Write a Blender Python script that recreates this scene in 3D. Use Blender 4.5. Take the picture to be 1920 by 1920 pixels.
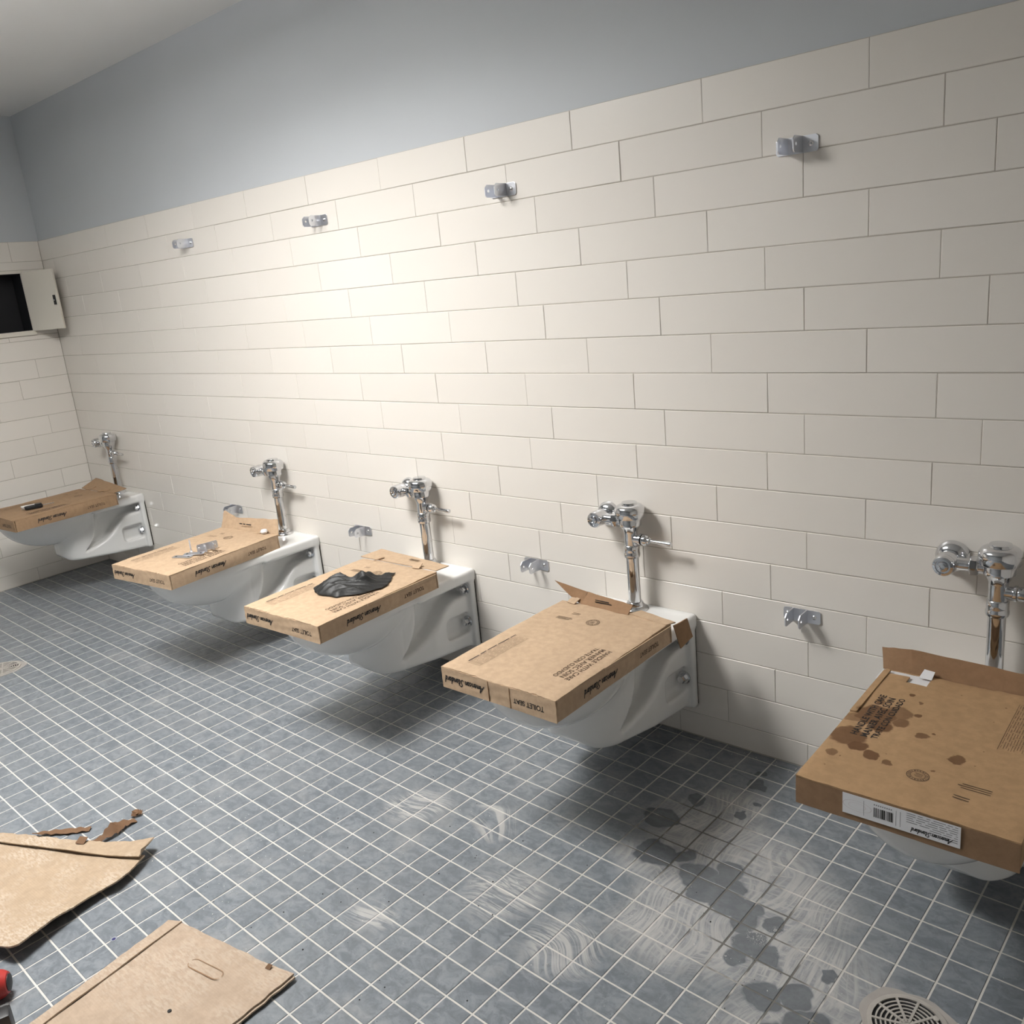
import bpy, bmesh, math, random
import numpy as np
from mathutils import Vector, Matrix

for o in list(bpy.data.objects):
    bpy.data.objects.remove(o)
sc = bpy.context.scene
COL = sc.collection
random.seed(7)
RNG = np.random.default_rng(7)

# ------------------------------------------------------------------ camera, light, exposure
CAM_POS = (5.1673, -2.1029, 1.4078)
CAM_R = ((0.756276, 0.647515, -0.093652),      # right
         (0.102153, -0.258254, -0.960661),     # down
         (-0.646229, 0.716958, -0.261457))     # forward
FPX = 1629.3
cam_d = bpy.data.cameras.new('camera')
cam = bpy.data.objects.new('camera', cam_d)
COL.objects.link(cam)
r_, d_, f_ = [Vector(v) for v in CAM_R]
M = Matrix((r_, -d_, -f_)).transposed().to_4x4()
M.translation = Vector(CAM_POS)
cam.matrix_world = M
cam_d.sensor_width = 36.0
cam_d.lens = FPX / 1920 * 36.0
cam_d.clip_start = 0.02
sc.camera = cam

world = bpy.data.worlds.new('world')
sc.world = world
world.use_nodes = True
world.node_tree.nodes['Background'].inputs[0].default_value = (0.9, 0.95, 1.0, 1)
world.node_tree.nodes['Background'].inputs[1].default_value = 0.05

def area_light(name, loc, size, power, col):
    l = bpy.data.lights.new(name, 'AREA')
    l.shape = 'RECTANGLE'; l.size = size[0]; l.size_y = size[1]
    l.energy = power; l.color = col
    o = bpy.data.objects.new(name, l)
    o.location = loc
    COL.objects.link(o)
    return o
lamp = area_light('ceiling_lamp', (2.80, -1.42, 2.40), (0.6, 0.6), 40, (1.0, 0.985, 0.965))
lamp.data.spread = math.radians(154)
up = area_light('added_ceiling_fill', (2.35, -1.55, 2.33), (1.6, 0.6), 56, (1.0, 0.985, 0.965))  # added upward fill that brightens the ceiling, no real fixture
up.rotation_euler = (math.pi, 0, 0)

sc.view_settings.view_transform = 'Standard'
sc.view_settings.look = 'None'
sc.view_settings.gamma = 1.0
sc.view_settings.use_curve_mapping = False
sc.view_settings.exposure = 0.06

# ------------------------------------------------------------------ node helpers
class NT:
    def __init__(self, name):
        self.m = bpy.data.materials.new(name)
        self.m.use_nodes = True
        self.t = self.m.node_tree
        self.b = self.t.nodes['Principled BSDF']
    def n(self, typ, **kw):
        nd = self.t.nodes.new(typ)
        for k, v in kw.items():
            setattr(nd, k, v)
        return nd
    def put(self, sock, v):
        if isinstance(v, bpy.types.NodeSocket):
            self.t.links.new(v, sock)
        elif isinstance(v, (tuple, list)) and len(v) == 3 and sock.type == 'RGBA':
            sock.default_value = (*v, 1)
        else:
            sock.default_value = v
    def math(self, op, a, b=0.0, clamp=False):
        nd = self.n('ShaderNodeMath', operation=op, use_clamp=clamp)
        self.put(nd.inputs[0], a); self.put(nd.inputs[1], b)
        return nd.outputs[0]
    def vmath(self, op, a, b=(0, 0, 0)):
        nd = self.n('ShaderNodeVectorMath', operation=op)
        self.put(nd.inputs[0], a)
        if op == 'SCALE':
            self.put(nd.inputs[3], b)
        else:
            self.put(nd.inputs[1], b)
        return nd.outputs['Value'] if op in ('LENGTH', 'DISTANCE', 'DOT_PRODUCT') else nd.outputs[0]
    def mix(self, f, a, b, blend='MIX'):
        nd = self.n('ShaderNodeMix', data_type='RGBA', blend_type=blend)
        self.put(nd.inputs[0], f); self.put(nd.inputs[6], a); self.put(nd.inputs[7], b)
        return nd.outputs[2]
    def noise(self, vec, scale, detail=3, rough=0.5, dist=0.0, out=0):
        nd = self.n('ShaderNodeTexNoise')
        if vec is not None: self.put(nd.inputs['Vector'], vec)
        nd.inputs['Scale'].default_value = scale
        nd.inputs['Detail'].default_value = detail
        nd.inputs['Roughness'].default_value = rough
        nd.inputs['Distortion'].default_value = dist
        return nd.outputs[out]
    def remap(self, v, a, b, c=0.0, d=1.0):
        nd = self.n('ShaderNodeMapRange', interpolation_type='SMOOTHSTEP')
        self.put(nd.inputs[0], v)
        for i, x in enumerate((a, b, c, d)):
            self.put(nd.inputs[i + 1], x)
        return nd.outputs[0]
    def mapping(self, vec, scale=(1, 1, 1), rot=(0, 0, 0), loc=(0, 0, 0)):
        nd = self.n('ShaderNodeMapping')
        self.put(nd.inputs[0], vec)
        nd.inputs[1].default_value = loc; nd.inputs[2].default_value = rot; nd.inputs[3].default_value = scale
        return nd.outputs[0]
    def pos(self):
        return self.n('ShaderNodeNewGeometry').outputs['Position']
    def objco(self):
        return self.n('ShaderNodeTexCoord').outputs['Object']
    def bump(self, h, strength=0.2, dist=0.002):
        nd = self.n('ShaderNodeBump')
        nd.inputs['Strength'].default_value = strength
        nd.inputs['Distance'].default_value = dist
        self.put(nd.inputs['Height'], h)
        self.put(self.b.inputs['Normal'], nd.outputs[0])
    def set(self, **kw):
        for k, v in kw.items():
            self.put(self.b.inputs[k.replace('_', ' ')], v)
        return self.m

def simple(name, col, rough=0.5, metal=0.0, spec=0.5):
    k = NT(name)
    return k.set(Base_Color=col, Roughness=rough, Metallic=metal, Specular_IOR_Level=spec)

# ------------------------------------------------------------------ materials
def mat_paint(name, col):
    k = NT(name)
    p = k.pos()
    c = k.mix(k.remap(k.noise(p, 1.5, 3), 0.3, 0.7), tuple(x * 0.985 for x in col), tuple(x * 1.015 for x in col))
    k.bump(k.noise(p, 420, 2), 0.12, 0.001)
    return k.set(Base_Color=c, Roughness=0.55, Specular_IOR_Level=0.3)
M_PAINT = mat_paint('grey_blue_wall_paint', (0.53, 0.555, 0.578))
M_CEIL = mat_paint('white_ceiling_paint', (0.84, 0.84, 0.83))
M_PAINT2 = mat_paint('pale_wall_paint', (0.78, 0.75, 0.71))
M_PAINT3 = mat_paint('dull_wall_paint', (0.30, 0.31, 0.32))

def mat_tile():
    k = NT('cream_wall_tile')
    rnd = k.n('ShaderNodeObjectInfo').outputs['Random']
    c = k.mix(rnd, (0.765, 0.725, 0.670), (0.795, 0.755, 0.700))
    p = k.pos()
    c = k.mix(k.remap(k.noise(p, 2.0, 4), 0.35, 0.75, 0, 0.10), c, (0.72, 0.675, 0.60))
    k.bump(k.noise(p, 9, 2), 0.05, 0.01)
    return k.set(Base_Color=c, Roughness=0.3, Specular_IOR_Level=0.4)
M_TILE = mat_tile()

def mat_wgrout():
    k = NT('wall_grout')
    p = k.pos()
    c = k.mix(k.noise(p, 30, 3), (0.42, 0.385, 0.335), (0.54, 0.50, 0.44))
    return k.set(Base_Color=c, Roughness=0.9)
M_WGROUT = mat_wgrout()

# places on the floor (x, y, radius)
WET = [(4.065, -.41, .045), (4.138, -.544, .05), (4.20, -.52, .028), (4.26, -.566, .045), (4.31, -.50, .04), (4.36, -.61, .045), (4.30, -.60, .05), (4.33, -.56, .05),
       (4.412, -.64, .036), (4.45, -.69, .034), (4.40, -.60, .03), (4.496, -.705, .032), (4.534, -.807, .042), (4.589, -.765, .036), (4.64, -.83, .05), (4.217, -.152, .026),
       (4.246, -.238, .013), (4.243, -.292, .015), (4.47, -.61, .025), (4.44, -.74, .03), (4.62, -.69, .014), (4.11, -.30, .03), (4.60, -.90, .05), (4.19, -.10, .02)]
DUST = [(4.20, -.42, .15), (4.36, -.47, .13), (4.45, -.54, .13), (4.22, -.26, .07), (4.30, -.63, .13), (4.57, -.72, .14), (4.30, -.74, .12),
        (4.42, -.68, .14), (4.64, -.86, .16), (4.14, -.56, .08)]
SMEAR = [(3.69, -.655, .065), (3.72, -.69, .05), (3.915, -.875, .085), (3.47, -.735, .08), (4.13, -.915, .08), (3.70, -1.1, .05)]

def floor_dirt(k, p):
    """real dirt on the floor: dried grout haze, smears, wet patches (world positions)"""
    warp = k.vmath('SUBTRACT', k.noise(p, 7, 3, out=1), (0.5, 0.5, 0.5))
    pw = k.vmath('ADD', p, k.vmath('SCALE', warp, 0.10))
    warp2 = k.vmath('SUBTRACT', k.noise(p, 16, 2, out=1), (0.5, 0.5, 0.5))
    pw2 = k.vmath('ADD', p, k.vmath('SCALE', warp2, 0.075))
    def blobs(lst, q, soft):
        acc = None
        for x, y, r in lst:
            d = k.vmath('DISTANCE', q, (x, y, 0.0))
            v = k.remap(d, r * (1 + soft), r * (1 - soft), 0, 1)
            acc = v if acc is None else k.math('MAXIMUM', acc, v)
        return acc
    pw3 = k.vmath('ADD', p, k.vmath('SCALE', k.vmath('SUBTRACT', k.noise(p, 3.2, 1, out=1), (0.5, 0.5, 0.5)), 0.32))
    dust = blobs(DUST, pw, 0.55)
    smear = blobs(SMEAR, pw, 0.45)
    wet = blobs(WET, pw2, 0.12)
    streak = k.noise(k.mapping(pw3, (95, 10, 1), (0, 0, 0.75)), 1.0, 4, 0.62, 0.5)
    streak2 = k.noise(k.mapping(pw3, (11, 110, 1), (0, 0, 0.35)), 1.0, 4, 0.62, 0.5)
    st = k.math('MAXIMUM', k.remap(streak, 0.38, 0.62), k.remap(streak2, 0.45, 0.68))
    haze = k.math('MULTIPLY', dust, k.math('ADD', 0.28, k.math('MULTIPLY', st, 0.58)))
    sm = k.math('MULTIPLY', smear, k.remap(streak2, 0.42, 0.6))
    haze = k.math('MAXIMUM', haze, k.math('MULTIPLY', sm, 0.8))
    spk = k.remap(k.noise(p, 190, 2, 0.6), 0.66, 0.76)
    zone = k.remap(k.noise(p, 2.6, 3), 0.44, 0.68)
    spk = k.math('MULTIPLY', spk, k.math('MULTIPLY', zone, 0.55))
    cloud = k.math('MULTIPLY', k.remap(k.noise(p, 5.5, 5, 0.65), 0.5, 0.78), 0.32)
    haze = k.math('MAXIMUM', haze, k.math('MAXIMUM', spk, cloud))
    return haze, k.math('MULTIPLY', wet, 0.95)

def mat_floor_tile():
    k = NT('blue_grey_slate_tile')
    p = k.pos()
    oi = k.n('ShaderNodeObjectInfo').outputs['Random']
    isl = k.n('ShaderNodeNewGeometry').outputs['Random Per Island']
    rr = k.math('FRACT', k.math('ADD', oi, isl))
    off = k.n('ShaderNodeCombineXYZ')
    k.put(off.inputs[0], k.math('MULTIPLY', rr, 37.0)); k.put(off.inputs[1], k.math('MULTIPLY', rr, 91.0))
    q = k.vmath('ADD', p, off.outputs[0])
    n1 = k.noise(k.mapping(q, (1, 1.5, 1), (0, 0, 0.9)), 24, 6, 0.66, 0.8)
    n2 = k.noise(q, 85, 4, 0.6)
    n3 = k.noise(p, 3.2, 4, 0.6)
    c = k.mix(k.remap(n1, 0.34, 0.68), (0.140, 0.158, 0.178), (0.235, 0.257, 0.281))
    c = k.mix(k.remap(n2, 0.52, 0.72, 0, 0.55), c, (0.108, 0.118, 0.130))
    c = k.mix(k.remap(rr, 0, 1, 0, 0.30), c, (0.152, 0.171, 0.192))
    c = k.mix(k.remap(n3, 0.4, 0.7, 0, 0.3), c, (0.24, 0.25, 0.26))
    haze, wet = floor_dirt(k, p)
    dry = k.math('SUBTRACT', 1.0, wet)
    haze = k.math('MULTIPLY', haze, dry)
    c = k.mix(k.math('MULTIPLY', wet, 0.5), c, (0.085, 0.094, 0.102))
    worm = k.remap(k.math('ABSOLUTE', k.math('SUBTRACT', k.noise(p, 95, 1, 0.4, 1.2), 0.5)), 0.012, 0.035, 1, 0)
    wz = None
    for x, y, r in ((4.362, -.745, .034), (4.395, -.715, .03), (4.41, -.755, .022), (4.50, -.63, .03), (4.53, -.665, .03), (4.205, -.775, .03), (4.255, -.715, .026), (4.46, -.66, .03)):
        d = k.remap(k.vmath('DISTANCE', p, (x, y, 0.0)), r * 1.2, r * 0.6, 0, 1)
        wz = d if wz is None else k.math('MAXIMUM', wz, d)
    haze = k.math('MAXIMUM', haze, k.math('MULTIPLY', k.math('MULTIPLY', worm, wz), 0.8))
    c = k.mix(haze, c, (0.47, 0.46, 0.445))
    r = k.math('ADD', 0.42, k.math('MULTIPLY', haze, 0.25))
    r = k.math('SUBTRACT', r, k.math('MULTIPLY', wet, 0.2))
    k.bump(k.math('ADD', k.math('MULTIPLY', n1, 0.5), k.math('MULTIPLY', n2, 0.25)), 0.25, 0.002)
    return k.set(Base_Color=c, Roughness=r, Specular_IOR_Level=0.4)
M_FTILE = mat_floor_tile()

def mat_fgrout():
    k = NT('floor_grout')
    p = k.pos()
    c = k.mix(k.noise(p, 40, 3), (0.52, 0.505, 0.475), (0.66, 0.64, 0.60))
    c = k.mix(k.remap(k.noise(p, 2.2, 3), 0.5, 0.72, 0, 0.4), c, (0.42, 0.40, 0.36))
    haze, wet = floor_dirt(k, p)
    damp = None
    for x, y, r in ((4.16, -.45, .17), (4.30, -.54, .15), (4.40, -.64, .14), (4.50, -.76, .11), (4.60, -.80, .08)):
        d = k.remap(k.vmath('DISTANCE', p, (x, y, 0.0)), r * 1.15, r * 0.75, 0, 1)
        damp = d if damp is None else k.math('MAXIMUM', damp, d)
    damp = k.math('MULTIPLY', damp, k.remap(k.noise(p, 12, 3), 0.28, 0.48))
    c = k.mix(k.math('MULTIPLY', damp, 0.9), c, (0.10, 0.095, 0.085))
    k.bump(k.noise(p, 300, 2), 0.2, 0.001)
    return k.set(Base_Color=c, Roughness=0.9)
M_FGROUT = mat_fgrout()

M_PORC = simple('white_porcelain', (0.80, 0.80, 0.785), 0.09, 0, 0.5)
M_CHROME = simple('polished_chrome', (0.70, 0.71, 0.73), 0.06, 1.0)
M_ZINC = simple('bright_zinc', (0.80, 0.815, 0.86), 0.32, 1.0)
M_SCREW = simple('screw_steel', (0.75, 0.75, 0.77), 0.15, 1.0)
M_BLACK = simple('black_plastic', (0.012, 0.012, 0.013), 0.45)
M_RUB = simple('black_rubber', (0.02, 0.02, 0.02), 0.6)
M_RED = simple('red_plastic', (0.42, 0.03, 0.025), 0.4)
M_INK = simple('black_print', (0.016, 0.014, 0.013), 0.75)
M_INK2 = simple('faded_brown_print', (0.10, 0.062, 0.036), 0.8)
M_INK3 = simple('grey_print', (0.22, 0.22, 0.23), 0.8)
M_PINKINK = simple('pale_pink_print', (0.58, 0.52, 0.52), 0.8)
M_PAPER = simple('white_sticker_paper', (0.74, 0.74, 0.75), 0.6)
M_GASKET = simple('dark_gasket', (0.03, 0.025, 0.02), 0.9)
M_CABW = simple('cream_enamel', (0.72, 0.68, 0.60), 0.4)
M_DARK = simple('painted_hollow_shade', (0.006, 0.006, 0.008), 0.7)  # near-black, the shade inside hollows is put into the colour
M_BLUE = simple('blue_ink', (0.010, 0.010, 0.11), 0.6)
M_WATER = simple('pale_blot', (0.27, 0.29, 0.33), 0.6)
M_CRUMB = simple('white_grout_crumb', (0.78, 0.77, 0.74), 0.9)
M_SOIL = simple('dark_speck', (0.03, 0.03, 0.03), 0.9)

def mat_mortar():
    k = NT('drain_mortar')
    p = k.pos()
    c = k.mix(k.noise(p, 22, 4), (0.30, 0.275, 0.255), (0.46, 0.43, 0.40))
    k.bump(k.noise(p, 160, 3), 0.3, 0.001)
    return k.set(Base_Color=c, Roughness=0.9)
M_MORTAR = mat_mortar()

def mat_grate():
    k = NT('dusty_nickel')
    c = k.mix(k.noise(k.pos(), 60, 3), (0.46, 0.43, 0.39), (0.62, 0.59, 0.55))
    return k.set(Base_Color=c, Roughness=0.45, Metallic=0.4)
M_GRATE = mat_grate()

def mat_card(name, col, stains=None, flute=0.0, pale=0.0):
    k = NT(name)
    p = k.objco()
    n = k.noise(p, 55, 5, 0.65)
    fib = k.noise(k.mapping(p, (12, 160, 12)), 1.0, 3)
    c = k.mix(k.remap(n, 0.3, 0.7), tuple(x * 0.90 for x in col), tuple(min(1, x * 1.06) for x in col))
    c = k.mix(k.remap(fib, 0.4, 0.7, 0, 0.2), c, tuple(x * 0.85 for x in col))
    c = k.mix(k.remap(k.noise(p, 6, 3), 0.45, 0.7, 0, 0.25), c, tuple(x * 0.88 for x in col))
    if pale:
        pn = k.math('MULTIPLY', k.remap(k.noise(p, 5, 4, 0.6), 0.42, 0.62), k.remap(k.noise(k.mapping(p, (60, 200, 60), (0, 0, 0.5)), 1.0, 3, 0.6), 0.4, 0.6))
        c = k.mix(k.math('MULTIPLY', pn, pale), c, (0.53, 0.445, 0.36))
    if stains:
        w = k.vmath('ADD', p, k.vmath('SCALE', k.vmath('SUBTRACT', k.noise(p, 38, 3, out=1), (0.5, 0.5, 0.5)), 0.028))
        acc = None
        for x, y, r, s in stains:
            d = k.vmath('DISTANCE', k.vmath('MULTIPLY', w, (1, 1, 0)), (x, y, 0.0))
            v = k.remap(d, r * 1.12, r * 0.88, 0, s)
            acc = v if acc is None else k.math('MAXIMUM', acc, v)
        dots = k.remap(k.noise(p, 48, 2, 0.4), 0.735, 0.765, 0, 0.6)
        acc = k.math('MAXIMUM', acc, dots)
        c = k.mix(acc, c, (0.095, 0.038, 0.014))
    if flute:
        wv = k.n('ShaderNodeTexWave', wave_type='BANDS', bands_direction='Y')
        k.put(wv.inputs[0], p); wv.inputs['Scale'].default_value = 60
        k.bump(k.math('ADD', k.math('MULTIPLY', wv.outputs[1], flute), n), 0.22, 0.0015)
    else:
        k.bump(k.math('ADD', n, fib), 0.12, 0.0015)
    return k.set(Base_Color=c, Roughness=0.75, Specular_IOR_Level=0.25)
KRAFT = (0.515, 0.372, 0.248)
M_CARD = mat_card('kraft_cardboard', KRAFT)
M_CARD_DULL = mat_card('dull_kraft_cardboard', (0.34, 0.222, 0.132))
M_CARD_IN = mat_card('kraft_cardboard_inside', (0.30, 0.178, 0.098))
M_CARD_OLD = mat_card('stained_kraft_cardboard', (0.43, 0.272, 0.145),
    stains=[(.135, -.03, .040, .75), (.112, .008, .022, .8), (.10, -.055, .028, .6), (.08, -.02, .018, .7), (.155, .075, .036, .75), (.125, .105, .020, .85),
            (.095, .125, .015, .8), (.06, .135, .007, .7), (-.04, .06, .014, .75), (.035, .01, .013, .7), (.065, -.065, .008, .8), (.075, -.12, .007, .7),
            (.10, -.15, .006, .8), (.16, .15, .012, .6), (.17, .0, .02, .5), (.02, -.01, .004, .8), (-.02, .12, .004, .7), (.145, -.09, .01, .6)])
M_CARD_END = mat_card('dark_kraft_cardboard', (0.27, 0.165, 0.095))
M_CARD_PALE = mat_card('pale_cardboard_inside_face', (0.41, 0.31, 0.215), flute=0.6, pale=0.75)
M_CARD_PALE2 = mat_card('pinkish_cardboard_inside_face', (0.43, 0.33, 0.245), flute=0.4, pale=0.5)
M_TORN = mat_card('brown_torn_paper', (0.17, 0.095, 0.052))

def mat_rag():
    k = NT('black_cloth')
    p = k.objco()
    k.bump(k.math('ADD', k.noise(p, 60, 4, 0.6, 1.0), k.math('MULTIPLY', k.noise(p, 300, 2), 0.3)), 0.3, 0.003)
    c = k.mix(k.noise(p, 60, 4), (0.006, 0.006, 0.006), (0.020, 0.020, 0.019))
    return k.set(Base_Color=c, Roughness=0.5)
M_RAG = mat_rag()

# ------------------------------------------------------------------ object helpers
def mesh(name, v, f, mat=None, smooth=False):
    me = bpy.data.meshes.new(name)
    me.from_pydata([tuple(map(float, x)) for x in v], [], [tuple(int(i) for i in q) for q in f])
    if mat: me.materials.append(mat)
    if smooth: me.polygons.foreach_set('use_smooth', [True] * len(me.polygons))
    me.update()
    return me

def link(name, me, parent=None, loc=(0, 0, 0), rot=(0, 0, 0)):
    o = bpy.data.objects.new(name, me)
    COL.objects.link(o)
    o.location = loc; o.rotation_euler = rot
    if parent: o.parent = parent
    return o

def tag(o, label=None, cat=None, group=None, kind=None):
    if label: o['label'] = label
    if cat: o['category'] = cat
    if group: o['group'] = group
    if kind: o['kind'] = kind
    return o

def thing(name, label, cat, loc=(0, 0, 0), rz=0.0, group=None):
    return tag(link(name, None, None, loc, (0, 0, rz)), label, cat, group)

def copy_tree(o, parent=None):
    c = o.copy(); COL.objects.link(c)
    if parent: c.parent = parent
    for ch in list(o.children): copy_tree(ch, c)
    return c

class MB:
    """collects shapes for one mesh"""
    def __init__(self): self.v = []; self.f = []
    def add(self, v, f):
        o = len(self.v); self.v += [tuple(x) for x in v]; self.f += [tuple(i + o for i in q) for q in f]; return self
    def box(self, a, b, mtx=None):
        x0, y0, z0 = a; x1, y1, z1 = b
        v = [(x0, y0, z0), (x1, y0, z0), (x1, y1, z0), (x0, y1, z0), (x0, y0, z1), (x1, y0, z1), (x1, y1, z1), (x0, y1, z1)]
        if mtx: v = [mtx @ Vector(q) for q in v]
        return self.add(v, [(0, 3, 2, 1), (4, 5, 6, 7), (0, 1, 5, 4), (1, 2, 6, 5), (2, 3, 7, 6), (3, 0, 4, 7)])
    def lathe(self, prof, seg=32, mtx=None, cap=True):
        v = []; f = []
        n = len(prof)
        for r, z in prof:
            for s in range(seg):
                a = 2 * math.pi * s / seg
                v.append(Vector((r * math.cos(a), r * math.sin(a), z)))
        for i in range(n - 1):
            for s in range(seg):
                t = (s + 1) % seg
                f.append((i * seg + s, i * seg + t, (i + 1) * seg + t, (i + 1) * seg + s))
        if cap:
            f.append(tuple(range(seg - 1, -1, -1))); f.append(tuple((n - 1) * seg + s for s in range(seg)))
        if mtx: v = [mtx @ q for q in v]
        return self.add(v, f)
    def prism(self, poly, z0, z1, mtx=None):
        n = len(poly)
        v = [Vector((x, y, z0)) for x, y in poly] + [Vector((x, y, z1)) for x, y in poly]
        if mtx: v = [mtx @ q for q in v]
        f = [tuple(range(n - 1, -1, -1)), tuple(range(n, 2 * n))] + [(i, (i + 1) % n, n + (i + 1) % n, n + i) for i in range(n)]
        return self.add(v, f)
    def build(self, name, mat, parent=None, smooth=False, loc=(0, 0, 0), rot=(0, 0, 0), bevel=0.0):
        me = mesh(name, self.v, self.f, mat)
        if bevel:
            bm = bmesh.new(); bm.from_mesh(me)
            bmesh.ops.remove_doubles(bm, verts=bm.verts, dist=1e-6)
            ed = [e for e in bm.edges if len(e.link_faces) == 2 and e.calc_face_angle(0) > 0.6]
            bmesh.ops.bevel(bm, geom=ed, offset=bevel, segments=2, affect='EDGES', profile=0.6)
            bm.to_mesh(me); bm.free()
        if smooth:
            me.polygons.foreach_set('use_smooth', [True] * len(me.polygons))
            me.set_sharp_from_angle(angle=math.radians(38))
        return link(name, me, parent, loc, rot)

def axis_mtx(p, d):
    """z axis of the shape goes along d from p"""
    d = Vector(d).normalized()
    return Matrix.Translation(Vector(p)) @ d.to_track_quat('Z', 'Y').to_matrix().to_4x4()

def sheet(name, P, nu, nv, t, mat, parent=None, keep=None, smooth=True, loc=(0, 0, 0), rot=(0, 0, 0), flip=False):
    """a board or cloth of thickness t whose upper face is P(u, v), u and v in 0..1"""
    us = np.linspace(0, 1, nu + 1); vs = np.linspace(0, 1, nv + 1)
    A = np.array([[P(u, v) for v in vs] for u in us], float)
    du = np.gradient(A, axis=0); dv = np.gradient(A, axis=1)
    N = np.cross(du, dv); N /= np.linalg.norm(N, axis=2, keepdims=True) + 1e-12
    if flip: N = -N
    Bt = A - N * t
    W = nv + 1; off = (nu + 1) * W
    K = np.ones((nu, nv), bool)
    if keep:
        for i in range(nu):
            for j in range(nv):
                K[i, j] = keep((i + .5) / nu, (j + .5) / nv)
    f = []
    I = lambda i, j: i * W + j
    for i in range(nu):
        for j in range(nv):
            if not K[i, j]: continue
            a, b, c, d = I(i, j), I(i + 1, j), I(i + 1, j + 1), I(i, j + 1)
            f.append((a, b, c, d)); f.append((off + d, off + c, off + b, off + a))
            for (di, dj, p, q) in ((0, -1, a, b), (1, 0, b, c), (0, 1, c, d), (-1, 0, d, a)):
                ii, jj = i + di, j + dj
                if not (0 <= ii < nu and 0 <= jj < nv) or not K[ii, jj]:
                    f.append((q, p, off + p, off + q))
    V = np.concatenate([A.reshape(-1, 3), Bt.reshape(-1, 3)])
    if flip: f = [q[::-1] for q in f]
    me = mesh(name, V, f, mat)
    bm = bmesh.new(); bm.from_mesh(me)
    bmesh.ops.delete(bm, geom=[v for v in bm.verts if not v.link_faces], context='VERTS')
    bm.to_mesh(me); bm.free()
    if smooth:
        me.polygons.foreach_set('use_smooth', [True] * len(me.polygons))
        me.set_sharp_from_angle(angle=math.radians(35))
    return link(name, me, parent, loc, rot)

def quadP(a, b, c, d, bow=None):
    """bilinear patch: a(0,0) b(1,0) c(1,1) d(0,1)"""
    a, b, c, d = [np.array(q, float) for q in (a, b, c, d)]
    def P(u, v):
        q = (1 - u) * (1 - v) * a + u * (1 - v) * b + u * v * c + (1 - u) * v * d
        if bow: q = q + np.array(bow(u, v))
        return q
    return P

def fbm(x, y, s=0.0):
    return (math.sin(3.1 * x + 1.7 * y + s) + 0.6 * math.sin(7.3 * y - 4.1 * x + 2.1 * s) + 0.35 * math.sin(13.7 * x + 9.1 * y + 3.3 * s)) / 1.95

# lettering -------------------------------------------------------
def text_mesh(s, size, spacing=1.0, shear=0.0):
    cu = bpy.data.curves.new('text', 'FONT')
    cu.body = s; cu.size = size; cu.space_character = spacing; cu.shear = shear
    cu.extrude = 0.0; cu.offset = 0.00032; cu.resolution_u = 3
    cu.align_x = 'LEFT'; cu.align_y = 'CENTER'
    o = bpy.data.objects.new('text', cu)
    COL.objects.link(o)
    bpy.context.view_layer.update()
    me = bpy.data.meshes.new_from_object(o.evaluated_get(bpy.context.evaluated_depsgraph_get()))
    bpy.data.objects.remove(o); bpy.data.curves.remove(cu)
    return me

def frame_mtx(o, ex, ey):
    ex = Vector(ex).normalized(); ey = Vector(ey).normalized(); ez = ex.cross(ey)
    m = Matrix((ex, ey, ez)).transposed().to_4x4(); m.translation = Vector(o)
    return m

def put_text(name, s, length, o, ex, ey, parent, mat=M_INK, hscale=1.0, fit=None):
    me = text_mesh(s, 0.02)
    xs = [v.co.x for v in me.vertices]; x0, x1 = min(xs), max(xs)
    k = length / (x1 - x0)
    me.transform(Matrix.Diagonal((k, k * hscale, 1, 1)) @ Matrix.Translation((-x0, 0, 0)))
    me.transform(frame_mtx(o, ex, ey))
    if fit:
        for v in me.vertices: v.co = fit(v.co)
    me.materials.clear(); me.materials.append(mat)
    return link(name, me, parent)

GLY = {
 'A': (1.45, [[(-.1, 0), (.25, .5), (.75, 1.4), (1.05, 2.05), (1.12, 1.2), (1.2, 0)], [(.25, .7), (.7, .78), (1.35, .8)]]),
 'm': (1.3, [[(0, 1), (.02, 0)], [(.02, .55), (.25, 1), (.45, .85), (.45, 0)], [(.45, .55), (.7, 1), (.92, .85), (.92, .1), (1.1, .1)]]),
 'e': (.78, [[(.02, .5), (.5, .62), (.5, .92), (.25, 1.02), (.02, .5), (.12, .06), (.4, 0), (.68, .25)]]),
 'r': (.62, [[(0, 1), (.02, 0)], [(.02, .55), (.2, .95), (.5, .98)]]),
 'i': (.42, [[(.02, 1), (.02, .12), (.22, .05)], [(.04, 1.35), (.1, 1.5)]]),
 'c': (.7, [[(.52, .82), (.3, 1.02), (.02, .55), (.2, .02), (.55, .18)]]),
 'a': (.88, [[(.55, .88), (.25, 1.02), (.0, .45), (.18, .0), (.45, .3), (.56, .98), (.55, .12), (.75, .05)]]),
 'n': (.92, [[(0, 1), (.02, 0)], [(.02, .55), (.3, 1), (.55, .8), (.55, .1), (.75, .06)]]),
 'S': (1.2, [[(1.0, 1.72), (.65, 2.02), (.22, 1.62), (.55, 1.12), (.8, .7), (.7, .2), (.3, -.02), (-.05, .3)]]),
 't': (.6, [[(.18, 1.85), (.12, .25), (.25, .0), (.48, .1)], [(-.12, 1.2), (.5, 1.26)]]),
 'd': (.92, [[(.55, .88), (.25, 1.02), (.0, .45), (.18, .0), (.45, .3), (.56, 1.0)], [(.6, 2.05), (.55, .12), (.75, .05)]]),
}
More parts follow.
